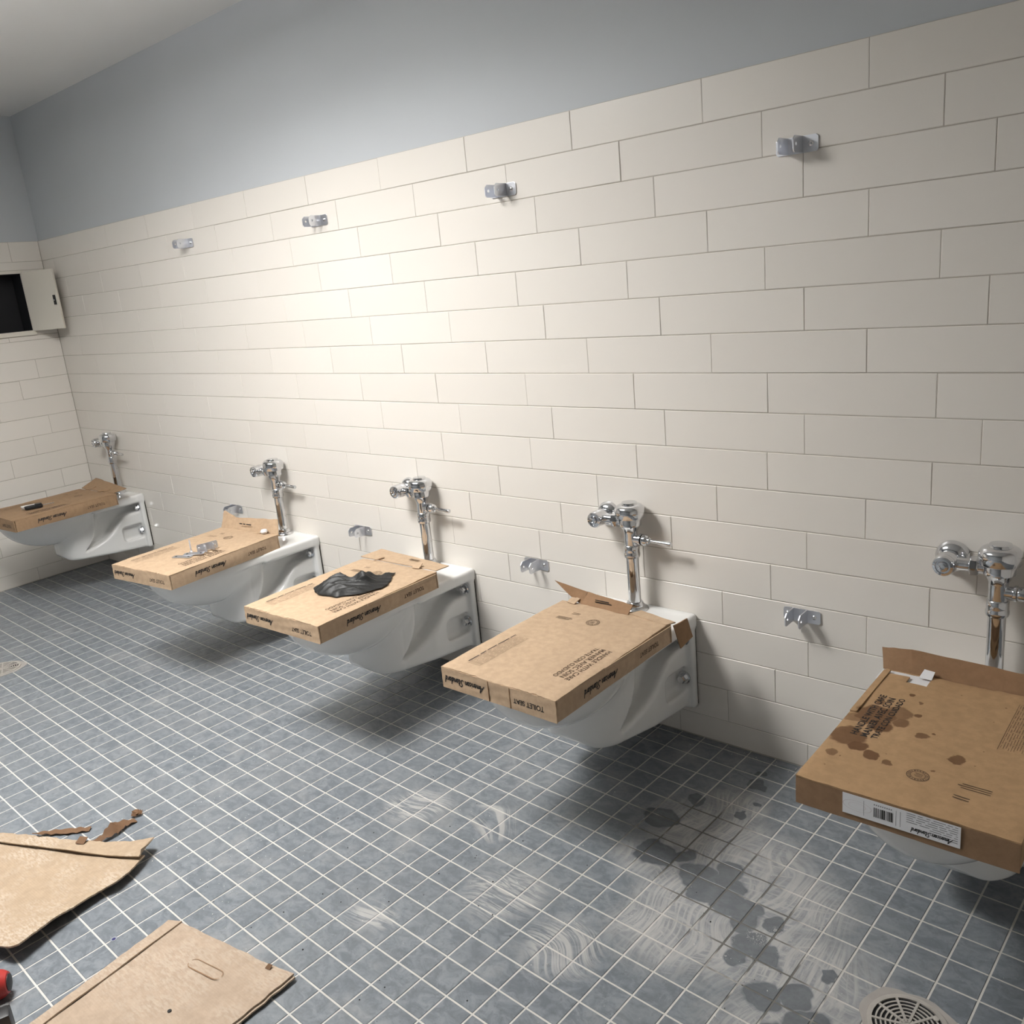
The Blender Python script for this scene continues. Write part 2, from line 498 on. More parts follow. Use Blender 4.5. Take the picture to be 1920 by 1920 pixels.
def script_mesh(s, length, wd=0.15, slant=0.22):
    strokes = []; x = 0
    for ch in s:
        if ch == ' ': x += .42; continue
        adv, st = GLY[ch]
        for q in st: strokes.append([(x + a + slant * b, b) for a, b in q])
        x += adv
    k = length / x
    v = []; f = []
    for q in strokes:
        pts = []
        n = len(q)
        for i in range(n - 1):
            p0 = q[max(i - 1, 0)]; p1 = q[i]; p2 = q[i + 1]; p3 = q[min(i + 2, n - 1)]
            for t in (np.linspace(0, 1, 5)[:-1] if n > 2 else (0, .5)):
                pts.append(tuple(.5 * (2 * p1[d] + (p2[d] - p0[d]) * t + (2 * p0[d] - 5 * p1[d] + 4 * p2[d] - p3[d]) * t * t + (3 * p1[d] - p0[d] - 3 * p2[d] + p3[d]) * t ** 3) for d in (0, 1)))
        pts.append(q[-1])
        o = len(v)
        for i, p in enumerate(pts):
            a = pts[max(i - 1, 0)]; b = pts[min(i + 1, len(pts) - 1)]
            dx, dy = b[0] - a[0], b[1] - a[1]; l = math.hypot(dx, dy) + 1e-9
            nx, ny = -dy / l * wd, dx / l * wd
            v += [((p[0] + nx) * k, (p[1] + ny - 1) * k, 0), ((p[0] - nx) * k, (p[1] - ny - 1) * k, 0)]
        for i in range(len(pts) - 1):
            f.append((o + 2 * i + 1, o + 2 * i + 3, o + 2 * i + 2, o + 2 * i))
    # thickness
    m = len(v)
    v2 = v
    return v2, f

def put_script(name, s, length, o, ex, ey, parent, mat=M_INK, fit=None):
    v, f = script_mesh(s, length)
    me = mesh(name, v, f, mat)
    me.transform(frame_mtx(o, ex, ey))
    if fit:
        for v in me.vertices: v.co = fit(v.co)
    return link(name, me, parent)

# ------------------------------------------------------------------ measured grid
U = 0.1032
ZT = 1.8298                 # top of the wall tile
TW = 0.40442                # wall tile module
CEIL = 2.46
XR, YF = 6.05, -3.5          # unseen right and front walls
ROWS = [0.3924, 0.1431, 0.2441, 0.3956, 0.1454, 0.2444, 0.3953, 0.1472, 0.2435, 0.1428, 0.3974, 0.2478, 0.1469, 0.4039, 0.2504, 0.155, 0.0064, 0.2475]
LROW = [0.155, 0.262, 0.402]   # first joint on the left wall, rows 1, 2, 3 and so on
JT = 0.0018                 # joint width

# ------------------------------------------------------------------ room shell
def struct(name, mb, mat):
    o = mb.build(name, mat); o['kind'] = 'structure'; return o
wall_back = struct('wall_back', MB().box((-0.12, .0045, -.06), (XR + .12, .14, CEIL + .05)), M_PAINT)
CY0, CY1, CZ0, CZ1 = -0.385, -0.13, 1.363, 1.668   # cabinet opening in the left wall
wl = MB()
wl.box((-.14, YF, -.06), (-.0045, CY0, CEIL + .05)).box((-.14, CY1, -.06), (-.0045, .0045, CEIL + .05))
wl.box((-.14, CY0, -.06), (-.0045, CY1, CZ0)).box((-.14, CY0, CZ1), (-.0045, CY1, CEIL + .05))
wall_left = struct('wall_left', wl, M_PAINT)
floor = struct('floor', MB().box((-.1, YF - .1, -.08), (XR + .1, .1, -.0012)), M_FGROUT)
ceiling = struct('ceiling', MB().box((-.1, YF - .1, CEIL), (XR + .1, .1, CEIL + .1)), M_CEIL)
wall_right = struct('wall_right', MB().box((XR, YF, -.06), (XR + .12, .0045, CEIL + .05)), M_PAINT2)
wall_front = struct('wall_front', MB().box((-.12, YF - .12, -.06), (XR + .12, YF, CEIL + .05)), M_PAINT3)

g = MB().box((-.0045, .0013, -.001), (XR, .0045, ZT)).build('grout_bed', M_WGROUT, wall_back)
gl = MB()
for a, b, c, d in ((YF, CY0 - .02, 0, ZT), (CY1 + .012, 0, 0, ZT), (CY0 - .02, CY1 + .012, 0, CZ0 - .02), (CY0 - .02, CY1 + .012, CZ1 + .012, ZT)):
    gl.box((-.0045, a, c), (-.0013, b, d))
gl.build('grout_bed', M_WGROUT, wall_left)

_tm = {}
def tile_geo(w, h, d=.006, ch=.0012):
    x, z = w / 2, h / 2
    v = [(-x + ch, 0, -z + ch), (x - ch, 0, -z + ch), (x - ch, 0, z - ch), (-x + ch, 0, z - ch),
         (-x, ch * .8, -z), (x, ch * .8, -z), (x, ch * .8, z), (-x, ch * .8, z),
         (-x, d, -z), (x, d, -z), (x, d, z), (-x, d, z)]
    f = [(0, 1, 2, 3)] + [(a + 4, b + 4, b, a) for a, b in ((0, 1), (1, 2), (2, 3), (3, 0))] + [(a + 8, b + 8, b + 4, a + 4) for a, b in ((0, 1), (1, 2), (2, 3), (3, 0))]
    return v, f
def tile_mesh(w, h):
    k = (round(w, 3), round(h, 3))
    if k not in _tm: _tm[k] = mesh('tile', *tile_geo(k[0], k[1]), M_TILE)
    return _tm[k]

def wall_tiles(parent, first, length, place, detail_to, holes=()):
    rest = MB()
    for r in range(18):
        zt = ZT - r * U; zb = max(ZT - (r + 1) * U, 0.001)
        xs = [0.0]
        x = first(r)
        while x < length:
            if x > 0.02: xs.append(x)
            x += TW
        xs.append(length)
        for a, b in zip(xs[:-1], xs[1:]):
            rects = [(a, b, zb, zt)]
            for (ha, hb, hc, hd) in holes:
                out = []
                for (p, q, s, t) in rects:
                    if q <= ha or p >= hb or t <= hc or s >= hd: out.append((p, q, s, t)); continue
                    if t > hd: out.append((p, q, hd, t))
                    if s < hc: out.append((p, q, s, hc))
                    m0, m1 = max(s, hc), min(t, hd)
                    if p < ha: out.append((p, ha, m0, m1))
                    if q > hb: out.append((hb, q, m0, m1))
                rects = out
            for (p, q, s, t) in rects:
                w, h = q - p - JT, t - s - JT
                if w < .008 or h < .006: continue
                proud = random.uniform(-.0005, .0005)
                if p < detail_to:
                    place(tile_mesh(w, h), (p + q) / 2, (s + t) / 2, proud)
                else:
                    v, f = tile_geo(w, h)
                    rest.add([((p + q) / 2 + c[0], c[1], (s + t) / 2 + c[2]) for c in v], f)
    return rest

def place_back(me, x, z, pr):
    link('tile', me, wall_back, (x, pr, z), (random.gauss(0, .0035), 0, random.gauss(0, .0014)))
rest = wall_tiles(wall_back, lambda r: ROWS[r], XR, place_back, 5.25)
o = rest.build('tile', M_TILE, wall_back); o['kind'] = 'stuff'
def place_left(me, s, z, pr):
    link('tile', me, wall_left, (-pr, -s, z), (0, random.gauss(0, .003), math.pi / 2 + random.gauss(0, .0014)))
rest = wall_tiles(wall_left, lambda r: LROW[r % 3], -YF, place_left, 1.0, holes=[(-CY1 - .016, -CY0 + .022, CZ0 - .024, CZ1 + .016)])
rest.v = [(-y, -x, z) for x, y, z in rest.v]
o = rest.build('tile', M_TILE, wall_left); o['kind'] = 'stuff'

# ------------------------------------------------------------------ floor tiles
G, GX, GY, GROT = 0.075924, 3.209656, -0.826868, -0.028048
ca, sa = math.cos(GROT), math.sin(GROT)
FJ = 0.0042
def g2w(gx, gy): return (gx * ca - gy * sa, gx * sa + gy * ca)
def px(p):
    v = Vector(p) - Vector(CAM_POS)
    z = v.dot(f_)
    if z < .05: return None
    return (960 + FPX * v.dot(r_) / z, 960 + FPX * v.dot(d_) / z)
def in_poly(p, poly):
    c = False; n = len(poly)
    for i in range(n):
        (x1, y1), (x2, y2) = poly[i], poly[(i + 1) % n]
        if (y1 > p[1]) != (y2 > p[1]) and p[0] < (x2 - x1) * (p[1] - y1) / (y2 - y1) + x1: c = not c
    return c
CARD_A_OUT = [(2.545, -1.504), (3.007, -1.269), (3.054, -1.34), (3.087, -1.418), (3.083, -1.505), (3.131, -1.663), (3.12, -1.677), (3.0, -1.72)]
CARD_B_OUT = [(3.308, -1.396), (3.353, -1.365), (3.716, -1.324), (3.72, -1.9), (3.35, -1.9)]
BOX5_PX = [(1490, 1455), (1493, 1507), (1898, 1642), (1920, 1600), (1920, 1250), (1660, 1245)]
tiles = []
def clip(poly, fn):
    out = []
    for i in range(len(poly)):
        a, b = poly[i], poly[(i + 1) % len(poly)]
        da, db = fn(a), fn(b)
        if da >= 0: out.append(a)
        if (da >= 0) != (db >= 0):
            t = da / (da - db); out.append((a[0] + t * (b[0] - a[0]), a[1] + t * (b[1] - a[1])))
    return out
for i in range(-46, 46):
    for j in range(-14, 40):
        gx, gy = GX + G * (i + .5), GY - G * (j + .5)
        x, y = g2w(gx, gy)
        if not (-.06 < x < XR + .06 and YF - .06 < y < .06): continue
        h = (G - FJ) / 2
        cs = [g2w(gx + sx * h, gy + sy * h) for sx, sy in ((-1, -1), (1, -1), (1, 1), (-1, 1))]
        cut = any(c[0] < .002 or c[1] > -.002 or c[0] > XR or c[1] < YF for c in cs)
        area = 0
        if not cut:
            ps = [px((c[0], c[1], 0)) for c in cs]
            if all(ps):
                area = abs(sum(ps[k][0] * ps[(k + 1) % 4][1] - ps[(k + 1) % 4][0] * ps[k][1] for k in range(4))) / 2
                m = (sum(q[0] for q in ps) / 4, sum(q[1] for q in ps) / 4)
                if not (0 < m[0] < 1920 and 0 < m[1] < 1920) or in_poly(m, BOX5_PX) or in_poly((x, y), CARD_A_OUT) or in_poly((x, y), CARD_B_OUT):
                    area = 0
        tiles.append((area, x, y, cs, cut))
tiles.sort(key=lambda t: -t[0])
_ftv = tile_geo(G - FJ, G - FJ, .004, .0009)
ft_me = mesh('tile', [(a, c, -b) for a, b, c in _ftv[0]], _ftv[1], M_FTILE)
rest = MB()
for n, (area, x, y, cs, cut) in enumerate(tiles):
    tilt = (random.gauss(0, .003), random.gauss(0, .003), GROT)
    if n < 300:
        link('tile', ft_me, floor, (x, y, 0), tilt)
    elif not cut:
        rest.add([(x + a * ca - c * sa, y + a * sa + c * ca, -b + random.uniform(-.0001, .0001)) for a, b, c in _ftv[0]], _ftv[1])
    else:
        q = clip(clip(clip(clip(cs, lambda c: c[0] - .002), lambda c: -.002 - c[1]), lambda c: XR - c[0]), lambda c: c[1] - YF)
        if len(q) >= 3: rest.prism(q, -.004, 0)
o = rest.build('tile', M_FTILE, floor); o['kind'] = 'stuff'

# ------------------------------------------------------------------ toilets (one porcelain body, distance field meshed by surface nets)
def smin(a, b, k):
    h = np.clip(.5 + .5 * (b - a) / k, 0, 1)
    return b + (a - b) * h - k * h * (1 - h)
def smax(a, b, k): return -smin(-a, -b, k)
def rbox(P, c, s, r):
    q = np.abs(P - np.array(c)) - np.array(s) + r
    return np.linalg.norm(np.maximum(q, 0), axis=-1) + np.minimum(q.max(-1), 0) - r
def ell(P, c, r):
    q = (P - np.array(c)); r = np.array(r)
    k0 = np.linalg.norm(q / r, axis=-1); k1 = np.linalg.norm(q / (r * r), axis=-1) + 1e-9
    return k0 * (k0 - 1) / k1
def poly2(y, z, pts):
    d = np.full(y.shape, 1e9); s = np.ones(y.shape)
    n = len(pts)
    for i in range(n):
        (x1, y1), (x2, y2) = pts[i], pts[i - 1]
        ex, ey = x2 - x1, y2 - y1; wx, wy = y - x1, z - y1
        t = np.clip((wx * ex + wy * ey) / (ex * ex + ey * ey), 0, 1)
        d = np.minimum(d, (wx - ex * t) ** 2 + (wy - ey * t) ** 2)
        c1 = z >= y1; c2 = z < y2; c3 = ex * wy > ey * wx
        s = np.where((c1 & c2 & c3) | (~c1 & ~c2 & ~c3), -s, s)
    return s * np.sqrt(d)
SIDE = [(.03, -.044), (-.36, -.044), (-.408, -.14), (-.410, -.230), (-.395, -.246), (.03, -.2755)]   # grown by 24 mm
RECESS = [(-.018, -.03), (-.018, -.088), (-.085, -.094), (-.125, -.106), (-.160, -.134), (-.192, -.168), (-.232, -.196), (-.285, -.218), (-.335, -.232),
          (-.310, -.205), (-.285, -.168), (-.270, -.125), (-.264, -.08), (-.264, -.03)]
def toilet_sdf(P):
    x, y, z = P[..., 0], P[..., 1], P[..., 2]
    deck = rbox(P, (0, -.140, -.021), (.178, .140, .021), .012)
    plate = rbox(P, (0, -.017, -.148), (.178, .013, .148), .009)
    hw = np.interp(y, [-.33, -.20, 0], [.128, .150, .158])
    hw = np.where(y < -.325, .128 * np.sqrt(np.clip(1 - ((-.325 - y) / .112) ** 2, 0.0, 1)), hw)
    ax = np.abs(x)
    slab = smax(smax(poly2(y, z, SIDE) - .024, y, .004), ax - hw, .018)
    rec = smax(poly2(y, z, RECESS), .080 - ax, .03)
    slab = smax(slab, -rec, .018)
    core = rbox(P, (0, -.20, -.12), (.080, .20, .11), .03)
    bowl = ell(P, (0, -.43, .012), (.180, .250, .188))
    bowl = smax(bowl, z, .012)
    yy = np.minimum(y + .40, 0)
    rim = smax(np.sqrt((x / .178) ** 2 + (yy / .268) ** 2) * .178 - .178, np.abs(z + .017) - .017, .010)
    rim = smax(rim, y, .01)
    d = smin(deck, plate, .012)
    d = smin(d, core, .02)
    d = smin(d, slab, .012)
    d = smin(d, bowl, .022)
    d = smin(d, rim, .008)
    cav = ell(P, (0, -.45, .02), (.128, .178, .15))
    d = smax(d, -cav, .008)
    Q = P.copy(); Q[..., 0] = ax
    pocket = rbox(Q, (.185, -.085, -.198), (.060, .055, .040), .018)
    d = smax(d, -pocket, .010)
    return d
def surface_nets(fn, lo, hi, h):
    ax = [np.arange(a, b + h, h) for a, b in zip(lo, hi)]
    Xg = np.stack(np.meshgrid(*ax, indexing='ij'), -1)
    D = fn(Xg)
    S = D < 0
    nx, ny, nz = D.shape
    cnt = np.zeros((nx - 1, ny - 1, nz - 1)); acc = np.zeros((nx - 1, ny - 1, nz - 1, 3))
    cor = [(i, j, k) for i in (0, 1) for j in (0, 1) for k in (0, 1)]
    sl = lambda c: (slice(c[0], nx - 1 + c[0]), slice(c[1], ny - 1 + c[1]), slice(c[2], nz - 1 + c[2]))
    for a in cor:
        for d in range(3):
            if a[d]: continue
            b = list(a); b[d] = 1; b = tuple(b)
            da, db = D[sl(a)], D[sl(b)]
            m = (da < 0) != (db < 0)
            t = np.where(m, da / np.where(m, da - db, 1), 0)
            pt = Xg[sl(a)] * (1 - t[..., None]) + Xg[sl(b)] * t[..., None]
            acc += pt * m[..., None]; cnt += m
    act = cnt > 0
    idx = -np.ones(act.shape, int); idx[act] = np.arange(act.sum())
    V = acc[act] / cnt[act][:, None]
    F = []
    for d in range(3):
        e1, e2 = [(1, 2), (2, 0), (0, 1)][d]
        s0 = [slice(1, -1)] * 3; s0[d] = slice(0, -1)
        s1 = list(s0); s1[d] = slice(1, None)
        a = S[tuple(s0)]; b = S[tuple(s1)]
        w = np.argwhere(a != b)
        if not len(w): continue
        base = w.copy()
        for q in (e1, e2): base[:, q] += 1
        flip = a[tuple(w.T)]
        def cell(o1, o2):
            c = base.copy(); c[:, e1] += o1; c[:, e2] += o2
            return idx[tuple(c.T)]
        q = np.stack([cell(-1, -1), cell(0, -1), cell(0, 0), cell(-1, 0)], 1)
        q[~flip] = q[~flip][:, ::-1]
        F.append(q)
    F = np.concatenate(F)
    for _ in range(3):
        e = 1e-3
        f0 = fn(V)
        gr = np.stack([fn(V + np.eye(3)[i] * e) - fn(V - np.eye(3)[i] * e) for i in range(3)], -1) / (2 * e)
        g2 = np.maximum((gr ** 2).sum(-1), .25)
        V = V - gr * np.clip(f0 / g2, -h * .5, h * .5)[:, None]
    return V, F
TV, TF = surface_nets(toilet_sdf, (-.20, -.70, -.315), (.20, .012, .016), .0048)
TOILET_ME = mesh('porcelain_body', TV, TF, M_PORC, True)

def nut_mesh():
    b = MB()
    b.lathe([(.021, 0), (.021, .004), (.017, .0065)], 20, axis_mtx((0, 0, 0), (0, -1, 0)))
    b.lathe([(.0135, .006), (.0135, .020), (.011, .0235), (.004, .0245)], 6, axis_mtx((0, 0, 0), (0, -1, 0)))
    return mesh('bolt_cap', b.v, b.f, M_CHROME)
NUT_ME = nut_mesh()
TZ = {1: .462, 2: .416, 3: .407, 4: .402, 5: .402}
TX = {1: .442, 2: 1.975, 3: 2.886, 4: 3.780, 5: 4.752}
TL = {1: 'white wall-hung toilet in the far corner beside the left wall, mounted higher than the rest',
      2: 'white wall-hung toilet carrying the box with small metal parts on it',
      3: 'white wall-hung toilet carrying the box with the black rag on it',
      4: 'white wall-hung toilet under the clean box with a torn flap bent up at the back',
      5: 'white wall-hung toilet almost hidden under the stained box with the white sticker'}
def make_toilet():
    t = thing('wall_hung_toilet', TL[1], 'toilet', (TX[1], 0, TZ[1]), 0, 'wall-hung toilets along the tiled wall')
    link('porcelain_body', TOILET_ME, t)
    for sx in (-1, 1):
        link('bolt_cap', NUT_ME, t, (sx * .146, -.0295, -.198))
        link('bolt_cap', NUT_ME, t, (sx * .148, -.0295, -.072))
    MB().box((-.174, -.005, -.290), (.174, -.0008, -.004)).build('wall_gasket', M_GASKET, t)
    return t
toilet0 = make_toilet()
for n in (2, 3, 4, 5):
    c = copy_tree(toilet0); c.location = (TX[n], 0, TZ[n]); c['label'] = TL[n]

# ------------------------------------------------------------------ flush valves
VL = {1: 'chrome flush valve standing on the far corner toilet',
      2: 'chrome flush valve behind the box with small metal parts on it',
      3: 'chrome flush valve behind the box with the black rag on it',
      4: 'chrome flush valve behind the box with a torn flap bent up at its foot',
      5: 'chrome flush valve behind the stained box, its lever cut off by the picture edge'}
def make_valve():
    t = thing('flush_valve', VL[1], 'flush valve', (0, 0, 0), 0, 'chrome flush valves above the toilets')
    MB().lathe([(.041, 0), (.0405, .006), (.036, .012), (.027, .015), (.0265, .022), (.0235, .027), (.0195, .028)], 36).build('spud_flange', M_CHROME, t, True)
    MB().lathe([(.0188, .012), (.0188, .176)], 32).build('flush_tube', M_CHROME, t, True)
    b = MB().lathe([(.019, .167), (.0235, .170), (.0245, .174), (.0245, .181), (.0228, .184), (.0232, .188), (.0232, .203), (.021, .207), (.0195, .208)], 36)
    b.build('coupling_nut', M_CHROME, t, True)
    b = MB().lathe([(.0195, .205), (.0205, .210), (.0205, .243), (.0215, .250), (.0275, .262), (.0325, .268), (.0328, .285), (.0318, .2865), (.0318, .2885), (.0335, .290), (.0335, .31)], 40)
    b.lathe([(.015, .0), (.015, .018), (.0185, .020), (.0185, .026)], 28, axis_mtx((.012, 0, .226), (1, 0, 0)))
    b.build('valve_body', M_CHROME, t, True)
    b = MB().lathe([(.0325, .2935), (.0425, .2915), (.0438, .2935), (.0438, .313), (.0425, .3205), (.0385, .3268), (.033, .3300), (.0245, .3315), (.0235, .3355), (.0225, .3375), (.012, .3385), (.001, .3386)], 44)
    b.build('cover', M_CHROME, t, True)
    h = MB().lathe([(.0155, 0), (.0165, .003), (.0165, .014), (.0145, .017), (.0105, .018), (.0105, .024), (.007, .027)], 26, axis_mtx((.040, 0, .226), (1, 0, 0)))
    h.build('handle_socket', M_CHROME, t, True)
    h = MB().lathe([(.0045, 0), (.0052, .008), (.0060, .035), (.0072, .058), (.0076, .066), (.0068, .070), (.003, .0712)], 22, axis_mtx((.066, 0, .226), (1, 0, -.03)))
    h.build('handle', M_CHROME, t, True)
    # supply: tail, union nut, control stop, wall pipe and flange
    b = MB().lathe([(.017, 0), (.017, .022)], 26, axis_mtx((-.022, 0, .279), (-1, 0, 0)))
    b.lathe([(.0215, 0), (.0235, .003), (.0235, .016), (.0205, .019), (.016, .020)], 8, axis_mtx((-.040, 0, .279), (-1, 0, 0)))
    b.build('union_nut', M_CHROME, t, True)
    b = MB().lathe([(.0145, 0), (.0145, .05)], 26, axis_mtx((-.056, 0, .279), (-1, 0, 0)))
    b.lathe([(.014, -.030), (.019, -.026), (.0235, -.015), (.0255, 0), (.0250, .012), (.0235, .018)], 34, axis_mtx((-.108, 0, .279), (0, -1, 0)))
    b.build('control_stop', M_CHROME, t, True)
    b = MB().lathe([(.0235, .017), (.0245, .020), (.0245, .030), (.022, .035), (.0165, .0365), (.0160, .034), (.0125, .034), (.0115, .039), (.006, .0405), (.0055, .037), (.001, .037)], 34, axis_mtx((-.108, 0, .279), (0, -1, 0)))
    b.build('stop_cap', M_CHROME, t, True)
    b = MB().lathe([(.0135, 0), (.0135, .036)], 24, axis_mtx((-.108, .049, .279), (0, -1, 0)))
    b.build('supply_pipe', M_CHROME, t, True)
    b = MB().lathe([(.0385, 0), (.0385, .003), (.036, .012), (.029, .020), (.020, .0245), (.0142, .0255)], 36, axis_mtx((-.108, .0485, .279), (0, -1, 0)))
    b.build('wall_flange', M_CHROME, t, True)
    return t
valve0 = make_valve()
VY = -.0505
for n in range(1, 6):
    c = valve0 if n == 1 else copy_tree(valve0)
    c.location = (TX[n], VY, TZ[n] - .0006); c['label'] = VL[n]

# ------------------------------------------------------------------ partition brackets
def arm_geo(b, x0, x1):
    """flat ear normal to x with a hole near its tip"""
    L, H = .054, .0365
    o = [(0, -H / 2), (-L + .006, -H / 2), (-L, -H / 2 + .006), (-L, H / 2 - .010), (-L + .010, H / 2), (0, H / 2)]
    hc = (-L + .014, 0); r = .0042
    # eight spokes between outline and hole
    ang = [math.pi * 2 * k / 8 + .39 for k in range(8)]
    def ray(a):
        dx, dy = math.cos(a), math.sin(a); best = 9
        for i in range(6):
            (ax_, ay_), (bx_, by_) = o[i], o[(i + 1) % 6]
            den = dx * (by_ - ay_) - dy * (bx_ - ax_)
            if abs(den) < 1e-9: continue
            t = ((ax_ - hc[0]) * (by_ - ay_) - (ay_ - hc[1]) * (bx_ - ax_)) / den
            s = ((ax_ - hc[0]) * dy - (ay_ - hc[1]) * dx) / den
            if t > 0 and -1e-6 <= s <= 1 + 1e-6: best = min(best, t)
        return (hc[0] + dx * best, hc[1] + dy * best)
    # outline points sorted by angle, with corners added
    pts = sorted([(math.atan2(p[1] - hc[1], p[0] - hc[0]) % (2 * math.pi), p) for p in o] + [(a % (2 * math.pi), ray(a)) for a in ang])
    n = len(pts)
    v = []
    for xx in (x0, x1):
        v += [(xx, p[0], p[1]) for _, p in pts]
        v += [(xx, hc[0] + r * math.cos(a), hc[1] + r * math.sin(a)) for a, _ in pts]
    f = []
    for i in range(n):
        j = (i + 1) % n
        f += [(i, j, n + j, n + i), (2 * n + n + i, 2 * n + n + j, 2 * n + j, 2 * n + i), (i, 2 * n + i, 2 * n + j, j), (n + j, 2 * n + n + j, 2 * n + n + i, n + i)]
    b.add(v, f)
UB = [(1.528, 1.675, 'upper steel bracket nearest the left wall, high on the tiled wall'),
      (2.464, 1.667, 'upper steel bracket second from the left wall, high on the tiled wall'),
      (3.364, 1.656, 'upper steel bracket third from the left wall, high on the tiled wall'),
      (4.275, 1.6365, 'largest upper steel bracket, at the right end of the high row')]
LB = [(1.535, .474, 'low steel bracket partly hidden behind the raised flap of the box with metal parts'),
      (2.462, .480, 'low steel bracket between the metal-parts box and the black-rag box'),
      (3.362, .470, 'low steel bracket between the black-rag box and the clean flapped box'),
      (4.279, .4605, 'low steel bracket between the clean flapped box and the stained box')]
def make_bracket():
    t = thing('partition_bracket', UB[0][2], 'bracket', (0, 0, 0))
    MB().prism([(-.051, -.0135), (-.046, -.0185), (.046, -.0185), (.051, -.0135), (.051, .0135), (.046, .0185), (-.046, .0185), (-.051, .0135)], 0, .0028, axis_mtx((0, -.0006, 0), (0, -1, 0))).build('base_plate', M_ZINC, t, bevel=.0006)
    for x in (-.0235, .0135):
        b = MB(); arm_geo(b, x - .0014, x + .0014)
        b.v = [(q[0], q[1] - .003, q[2]) for q in b.v]
        b.build('arm', M_ZINC, t)
    for x in (-.0385, .034):
        MB().lathe([(.0068, 0), (.0066, .0016), (.005, .0034), (.0015, .0044)], 16, axis_mtx((x, -.0032, 0), (0, -1, 0))).build('screw', M_SCREW, t, True)
    return t
br0 = make_bracket()
first = True
for lst, grp in ((UB, 'upper partition brackets on the tiled wall'), (LB, 'lower partition brackets on the tiled wall')):
    for x, z, lab in lst:
        c = br0 if first else copy_tree(br0)
        first = False
        c.location = (x, -.0008, z); c['label'] = lab; c['group'] = grp

